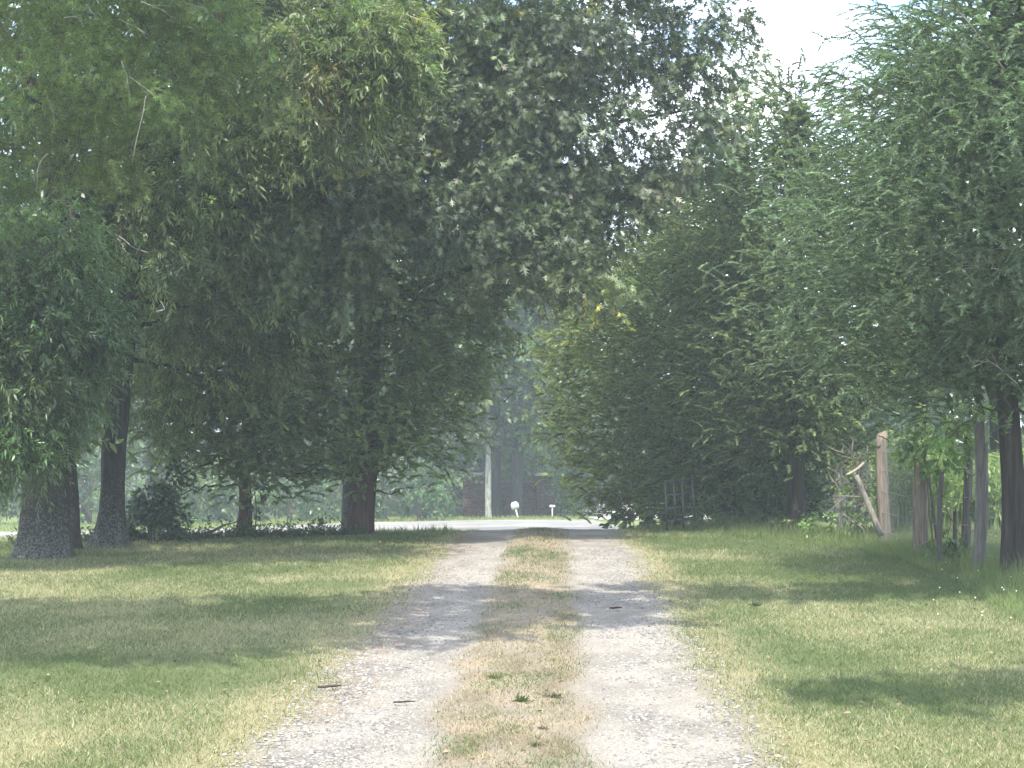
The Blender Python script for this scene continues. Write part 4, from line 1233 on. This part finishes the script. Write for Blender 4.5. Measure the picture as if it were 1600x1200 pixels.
def fence_post(px, base_row, top_row, wpx, label, colour, lean=0.0, seed=0, split=False, top_cut=0.03, sides=9, group='old wooden posts of the fence on the right'):
    Y = post_y(base_row)
    b = base_of(px, Y, 0)
    root = thing('fence_post', label, 'fence post', b, group)
    h = CZ - (top_row - HY) / F * Y - b[2]
    r = px2m(wpx, Y) / 2
    rng = np.random.default_rng(seed)
    def stick(dx, dy, r, h, lean, col):
        a = Acc()
        n, m = sides, 12
        z = np.linspace(-.15, h, m)
        ang = np.linspace(0, 6.283, n, endpoint=False) + rng.random()
        R = r * (1.05 - .12 * np.clip(z / h, 0, 1))[:, None] * (1 + .22 * (fbm(np.cos(ang)[None] * 2 + seed, np.sin(ang)[None] * 2, z[:, None] * .8, seed, 3) - .5) * 2)
        cx = dx + lean * np.clip(z, 0, None) + .02 * np.sin(z * 2.2 + seed)
        V = np.stack([cx[:, None] + R * np.cos(ang), dy + R * .85 * np.sin(ang), np.repeat(z[:, None], n, 1)], -1)
        V[-1, :, 2] += rng.uniform(-top_cut, top_cut, n) + np.cos(ang) * top_cut
        i, j = np.meshgrid(np.arange(m - 1), np.arange(n), indexing='ij'); j2 = (j + 1) % n
        q = np.stack([i * n + j, i * n + j2, (i + 1) * n + j2, (i + 1) * n + j], -1).reshape(-1, 4)
        VV = np.concatenate([V.reshape(-1, 3), V[-1].mean(0)[None] + np.array([[0, 0, .01]])])
        jj = np.arange(n)
        t = np.stack([np.full(n, m * n), (m - 1) * n + jj, (m - 1) * n + (jj + 1) % n], -1)
        c = np.asarray(col) * (.85 + .3 * rng.random((len(VV), 1)))
        a.add(VV, tris=t, quads=q, col=c)
        return a
    a = stick(0, 0, r, h, lean, colour)
    ob = bpy.data.objects.new('shaft', a.mesh('shaft', M['post_wood'], True)); COL.objects.link(ob); ob.parent = root
    if split:
        a = stick(r * .95, r * .2, r * .42, h * .86, lean + .012, np.asarray(colour) * 1.5)
        ob = bpy.data.objects.new('split_slab', a.mesh('split_slab', M['post_wood'], True)); COL.objects.link(ob); ob.parent = root
    return root, b

fence_post(1309, 838, 735, 15, 'grey split post at the left end of the fence beside the dry brush', (.20, .19, .165), .01, 1, True)
fence_post(1382, 849, 676, 18, 'tall brown post behind the leaning rail, topped with broken wood', (.20, .165, .135), -.012, 2)
fence_post(1438, 871, 701, 20, 'thick sunlit brown post with a deep crack, under the leafy vine', (.19, .155, .125), .005, 3, True)
fence_post(1470, 885, 742, 9, 'short thin dark post right of the cracked post', (.09, .08, .07), .0, 4)
fence_post(1511, 868, 665, 15, 'tall dark post hidden behind the grey weathered one', (.085, .075, .068), .0, 5)
fence_post(1528, 897, 662, 17, 'tall weathered grey post with a peeling face nearest the cedar trunks', (.15, .14, .13), .012, 6, True)
fence_post(1490, 876, 800, 7, 'low broken stub between the thin dark post and the tall dark post', (.07, .06, .055), .02, 8)

def rail(pts, Y, r, label, col, name='leaning_rail', cat='rail'):
    P = np.array([at(px, py, Y + dy) for px, py, dy in pts])
    P = P if len(P) > 3 else np.array([P[0], P[1], P[1], P[-1]])
    root_o = P[-1].copy()
    a = Acc()
    tube(a, curve(P[0], 0.5 * (P[1] + P[2]), P[-1], 9), r * np.linspace(.75, 1.1, 9), 9, col=col, rough=.3, seed=3)
    a.v = [x - root_o for x in a.v]
    ob = bpy.data.objects.new(name, a.mesh(name, M['post_wood'], True)); COL.objects.link(ob); ob.location = tuple(root_o)
    tag(ob, label, cat)
rail([(1338, 743, .1), (1350, 772, .05), (1362, 802, 0), (1377, 838, 0)], 22.3, .042, 'pale grey rail leaning on the tall brown post', (.21, .19, .165))
rail([(1322, 742, .1), (1335, 738, .1), (1352, 722, .15)], 22.9, .02, 'broken forked branch caught on the top of the leaning rail', (.30, .26, .22), 'broken_branch', 'branch')
rail([(1451, 742, .2), (1456, 780, .1), (1464, 846, 0)], 20.6, .018, 'thin dark pole leaning between the cracked post and the thin post', (.10, .09, .08), 'leaning_pole', 'pole')

def wire_fence(pts, label, step=.062, top=None, rows=()):
    """Woven wire hung on the posts: pts = (px, Y) along its foot."""
    P = np.array([[(px - 800) / F * Y, Y] for px, Y in pts])
    L = np.r_[0, np.cumsum(np.linalg.norm(np.diff(P, axis=0), axis=1))]
    zb = float(ground(P[0, 0], P[0, 1]))
    o_ = np.array([P[0, 0], P[0, 1], zb])
    root = thing('wire_fence', label, 'wire fence', o_)
    n = int(L[-1] / step)
    h = top
    S = (np.arange(n) + .5) * step
    x, y = np.interp(S, L, P[:, 0]), np.interp(S, L, P[:, 1])
    a = Acc()
    for i in range(n):
        g = float(ground(x[i], y[i]))
        w = RNG.normal(0, .006)
        tube(a, np.array([[x[i], y[i], g], [x[i] + w, y[i], g + h * .5], [x[i], y[i], g + h]]), .0020, 4, col=(.20, .21, .20), cap=False)
    q = rel(a, 'upright_wire', M['wire'], root, o_, False)
    q['kind'] = 'stuff'
    for f in rows:
        a = Acc()
        s = np.linspace(0, L[-1], 14)
        X_, Y_ = np.interp(s, L, P[:, 0]), np.interp(s, L, P[:, 1])
        tube(a, np.stack([X_, Y_ - .004, ground(X_, Y_) + h * f + .012 * np.sin(s * 3)], -1), .0038, 4, col=(.26, .27, .27))
        rel(a, 'line_wire', M['wire'], root, o_, False)
wire_fence([(1372, 23.1), (1440, 20.7)], 'tall wire mesh with upright wires between the brown post and the cracked post', top=1.55, rows=(.12, .3, .5, .7, .88, 1.0))
wire_fence([(1442, 20.55), (1512, 20.2), (1570, 18.2)], 'rusty wire mesh from the cracked post to the cedar trunks', step=.075, top=1.45, rows=(.1, .3, .55, .8, 1.0))

def old_gate():
    Y = 25.6
    root = thing('leaning_gate', 'old grey wire gate panel leaning in the dark under the cedars', 'gate', base_of(1042, Y, 0))
    o_ = np.array(root.location)
    lo = [(1042, 826), (1046, 812), (1092, 804)]
    bars = [((1039, 753), (1092, 747)), ((1042, 774), (1092, 768)), ((1043, 795), (1090, 788)), ((1044, 815), (1094, 806))]
    for (p, q) in bars:
        a = Acc(); tube(a, np.array([at(p[0], p[1], Y), at(q[0], q[1], Y + .25)]), .017, 6, col=(.10, .097, .095)); rel(a, 'bar', M['wire'], root, o_)
    for (p, q) in [((1040, 752), (1042, 829)), ((1053, 751), (1056, 814)), ((1066, 749), (1068, 826)), ((1082, 748), (1086, 808))]:
        dy = (p[0] - 1040) / 52 * .25
        a = Acc(); tube(a, np.array([at(p[0], p[1], Y + dy - .025), at(q[0], q[1], Y + dy - .025)]), .017, 6, col=(.09, .086, .085)); rel(a, 'upright', M['wire'], root, o_)
old_gate()

# dry brush heap at the left end of the fence
def brush():
    Y = 23.4
    b = base_of(1338, Y, 0)
    root = thing('brush_pile', 'heap of dry grey brush beside the leaning rail', 'brush', b)
    a = Acc()
    for k in range(90):
        p = at(RNG.normal(1336, 12), RNG.uniform(700, 835), Y + RNG.normal(0, .15))
        d = unit(np.array([RNG.normal(0, .6), RNG.normal(0, .5), RNG.normal(.3, .6)]))
        l = RNG.uniform(.12, .45)
        q = p + d * l
        tube(a, np.array([p, .5 * (p + q) + RNG.normal(0, .03, 3), q]), [.006, .005, .002], 4, col=np.array([.22, .19, .16]) * RNG.uniform(.6, 1.4), cap=False)
    rel(a, 'twigs', M['twig'], root, b)['kind'] = 'stuff'
    a = Acc()
    leafy(a, [(1345, 730, Y, 20, 30), (1330, 790, Y, 22, 40), (1300, 822, Y, 40, 22), (1260, 828, Y + .8, 40, 18, None, .6)], b[:2], 'lance', (0.13, 0.19, 0.06), dens=42, T=4, nl=7, L=.07, W=.03, twig=.2, tuft_r=.08)
    rel(a, 'leaves', M['weed_leaf'], root, b, False)
brush()

# leafy vine on the posts
def vine(label, blobs, px, Y, colour, stems, leaf=(.085, .055), dens=46):
    b = base_of(px, Y, 0)
    root = thing('vine', label, 'vine', b)
    a = Acc()
    leafy(a, blobs, b[:2], 'lance', colour, dens=dens, T=4, nl=7, L=leaf[0], W=leaf[1], twig=.26, tuft_r=.10, var=.3, droop=.45)
    rel(a, 'leaves', M['weed_leaf'], root, b, False)
    a = Acc()
    for pts in stems:
        P = np.array([at(x, y, Y) for x, y in pts])
        tube(a, P, np.linspace(.010, .005, len(P)), 5, col=(.12, .10, .07))
    rel(a, 'stem', M['twig'], root, b)
vine('bright green broad leaved vine climbing over the cracked post', [(1445, 690, 20.3, 28, 28), (1475, 672, 20.3, 30, 30), (1500, 652, 20.3, 28, 26), (1455, 718, 20.3, 20, 18), (1480, 720, 20.3, 26, 28), (1523, 645, 20.0, 20, 14), (1500, 700, 20.4, 20, 26)], 1462, 20.3, (0.20, 0.30, 0.095),
     [[(1462, 876), (1470, 800), (1460, 740), (1475, 690), (1500, 655)], [(1462, 876), (1452, 800), (1447, 720), (1440, 690)], [(1475, 690), (1510, 660), (1530, 645)]])
vine('tangled vine with curling stems low between the dark posts', [(1495, 830, 19.6, 18, 24, None, .6), (1512, 800, 19.4, 14, 30, None, .4), (1480, 850, 19.4, 16, 14, None, .7)], 1495, 19.5, (0.10, 0.16, 0.055),
     [[(1484, 882), (1478, 850), (1486, 815), (1478, 790)], [(1488, 882), (1505, 840), (1522, 800), (1508, 770)], [(1478, 795), (1500, 836), (1530, 826)], [(1513, 795), (1527, 805), (1530, 815)], [(1515, 745), (1528, 740), (1533, 736)]], dens=30)

# tall weeds in the sunny field behind the fence
def field_weeds():
    a = Acc()
    n = 9500
    Y = 27.0 + 9 * RNG.random(n) ** 1.3
    X = Y * (0.222 + 0.14 * RNG.random(n)) + 0.5
    cl = fbm(X * .7, Y * .7, 0, 161, 3)
    h = (0.9 + 1.5 * cl) * (.5 + .5 * RNG.random(n))
    col = mix((0.19, 0.29, 0.10), (0.31, 0.38, 0.15), RNG.random(n))
    blades(a, X, Y, h, .016 + .014 * RNG.random(n), col, .12)
    m = 5
    P = np.repeat(np.stack([X, Y, ground(X, Y)], -1), m, 0) + np.stack([RNG.normal(0, .06, n * m), RNG.normal(0, .06, n * m), np.repeat(h, m) * RNG.uniform(.3, .95, n * m)], -1)
    lance(a, P, unit(rdir(n * m) + UP * .2), unit(UP + rdir(n * m) * .7), .10 + .10 * RNG.random(n * m), .03 + .03 * RNG.random(n * m), np.repeat(col, m, 0) * (.7 + .6 * RNG.random(n * m))[:, None])
    tag(a.build('field_weeds', M['weed_leaf']), 'tall sunlit green weeds in the field behind the old fence', 'weeds', kind='stuff')
field_weeds()

# ---------------------------------------------------------------- small things on the ground
def ground_stick(px, py, lpx, ang, label, col=(.045, .03, .028), r=.006, bend=.01):
    Y = F * CZ / (py - HY)
    c = np.array([(px - 800) / F * Y, Y]); l = px2m(lpx, Y)
    d = np.array([math.cos(ang), math.sin(ang)])
    P = []
    for f in (-.5, -.2, .15, .5):
        p = c + d * l * f + np.array([0, bend * math.sin(f * 5)])
        P.append([p[0], p[1], float(ground(p[0], p[1])) + r + .034])
    P = np.array(P)
    a = Acc(); tube(a, P - P[1], np.array([.8, 1, .9, .5]) * r, 6, col=col, rough=.1)
    ob = bpy.data.objects.new('stick', a.mesh('stick', M['twig'], True)); COL.objects.link(ob); ob.location = tuple(P[1])
    tag(ob, label, 'stick')
ground_stick(632, 1107, 34, .05, 'short dark stick lying across the left wheel track')
ground_stick(515, 1083, 36, .15, 'knobbly brown stick at the grass edge of the left wheel track', (.06, .045, .035), .009, .02)
ground_stick(962, 958, 20, .1, 'dark bent twig on the shaded part of the right wheel track', r=.010, bend=.03)

def litter():
    n = 420
    Y = 7.5 + 16 * RNG.random(n) ** 1.5
    X = (RNG.random(n) * 2 - 1) * Y * .34
    ud = np.abs(X - drive_x(Y))
    P = np.stack([X, Y, ground(X, Y) + .035 + .01 * RNG.random(n)], -1)
    d = unit(np.stack([RNG.normal(0, 1, n), RNG.normal(0, 1, n), RNG.normal(0, .15, n)], -1))
    a = Acc()
    lance(a, P, d, unit(UP + rdir(n) * .4), RNG.uniform(.025, .07, n), RNG.uniform(.01, .028, n), mix((.10, .065, .04), (.30, .23, .14), RNG.random(n)))
    tag(a.build('leaf_litter', M['twig']), 'scattered small brown fallen leaves on the lawn and the drive', 'fallen leaves', kind='stuff')
litter()

def weed_tuft(px, py, rpx, label, col):
    Y = F * CZ / (py - HY)
    b = base_of(px, Y, 0.03)
    n = 46
    r = px2m(rpx, Y)
    a = Acc()
    P = np.tile(b, (n, 1)) + RNG.normal(0, r * .25, (n, 3)) * np.array([1, 1, 0])
    d = unit(np.stack([RNG.normal(0, 1, n), RNG.normal(0, 1, n), RNG.uniform(.2, 1.0, n)], -1))
    lance(a, P, d, unit(UP + rdir(n) * .5), r * RNG.uniform(.6, 1.2, n), r * .22 * RNG.uniform(.7, 1.3, n), np.asarray(col) * RNG.uniform(.7, 1.3, (n, 1)))
    a.v = [x - b for x in a.v]
    ob = bpy.data.objects.new('weed_tuft', a.mesh('weed_tuft', M['weed_leaf'])); COL.objects.link(ob); ob.location = tuple(b)
    tag(ob, label, 'weed', 'weeds on the middle strip of the drive')
weed_tuft(835, 1178, 14, 'dark green weed on the straw strip, nearest to the camera', (.06, .085, .035))
weed_tuft(848, 1150, 10, 'small brownish weed just behind the nearest weed on the straw strip', (.09, .075, .05))
weed_tuft(862, 1100, 15, 'brown and green weed at the right side of the straw strip', (.10, .085, .05))
weed_tuft(815, 1108, 18, 'spreading green weed in the middle of the straw strip', (.075, .11, .035))
weed_tuft(775, 1070, 14, 'green weed at the left side of the straw strip', (.085, .12, .04))
weed_tuft(1180, 950, 12, 'small dark weed at the lawn edge right of the drive', (.05, .075, .035))

# fallen branches on the brow of the left lawn
def fallen(pts, Y, r, label):
    P = np.array([at(px, py, Y) for px, py in pts])
    o_ = P[0].copy()
    a = Acc(); tube(a, P - o_, np.linspace(r, r * .4, len(P)), 6, col=(.10, .085, .075), rough=.1)
    m = P[len(P) // 2] - o_
    tube(a, np.array([m, m + np.array([.15, .05, .08]), m + np.array([.36, .05, .12])]), [r * .6, r * .4, r * .2], 5, col=(.10, .085, .075))
    ob = bpy.data.objects.new('fallen_branch', a.mesh('fallen_branch', M['twig'], True)); COL.objects.link(ob); ob.location = tuple(o_)
    tag(ob, label, 'branch')
fallen([(288, 842), (312, 836), (334, 828), (352, 820)], 24.0, .022, 'fallen grey branch lying on the brow of the lawn left of the slim cedar')
fallen([(322, 838), (338, 828), (345, 821)], 24.2, .016, 'shorter fallen stick crossing the grey branch left of the slim cedar')

# small white clover heads in the grass at the right
def clover():
    a = Acc()
    n = 20
    Y = RNG.uniform(12.5, 18, n); X = Y * RNG.uniform(.27, .34, n)
    for x, y in zip(X, Y):
        z = float(ground(x, y)) + RNG.uniform(.08, .18)
        r = .009
        v = np.array([[r, 0, 0], [0, r, 0], [-r, 0, 0], [0, -r, 0], [0, 0, r], [0, 0, -r]]) + np.array([x, y, z])
        a.add(v, tris=[[0, 1, 4], [1, 2, 4], [2, 3, 4], [3, 0, 4], [1, 0, 5], [2, 1, 5], [3, 2, 5], [0, 3, 5]], col=(.75, .75, .70))
        tube(a, np.array([[x, y, z - r], [x, y, z - .1], [x, y, z - .2]]), .0015, 3, col=(.1, .15, .05), cap=False)
    tag(a.build('clover_flowers', M['weed_leaf']), 'tiny white clover heads in the long grass at the right edge', 'flowers', kind='stuff')
clover()

# ---------------------------------------------------------------- hazy air
hm = bpy.data.materials.new('haze'); hm.use_nodes = True
nt = hm.node_tree; nt.nodes.clear()
ho = nt.nodes.new('ShaderNodeOutputMaterial'); hv = nt.nodes.new('ShaderNodeVolumePrincipled')
hv.inputs['Color'].default_value = (0.78, 0.91, 1.0, 1)
hv.inputs['Density'].default_value = HAZE
hv.inputs['Anisotropy'].default_value = 0.0
nt.links.new(hv.outputs['Volume'], ho.inputs['Volume'])
a = Acc()
add_box(a, -320, 320, -60, 640, -4.5, 24)
ob = a.build('haze', hm)
tag(ob, 'thin pale summer haze filling the air under the trees', 'haze', kind='stuff')
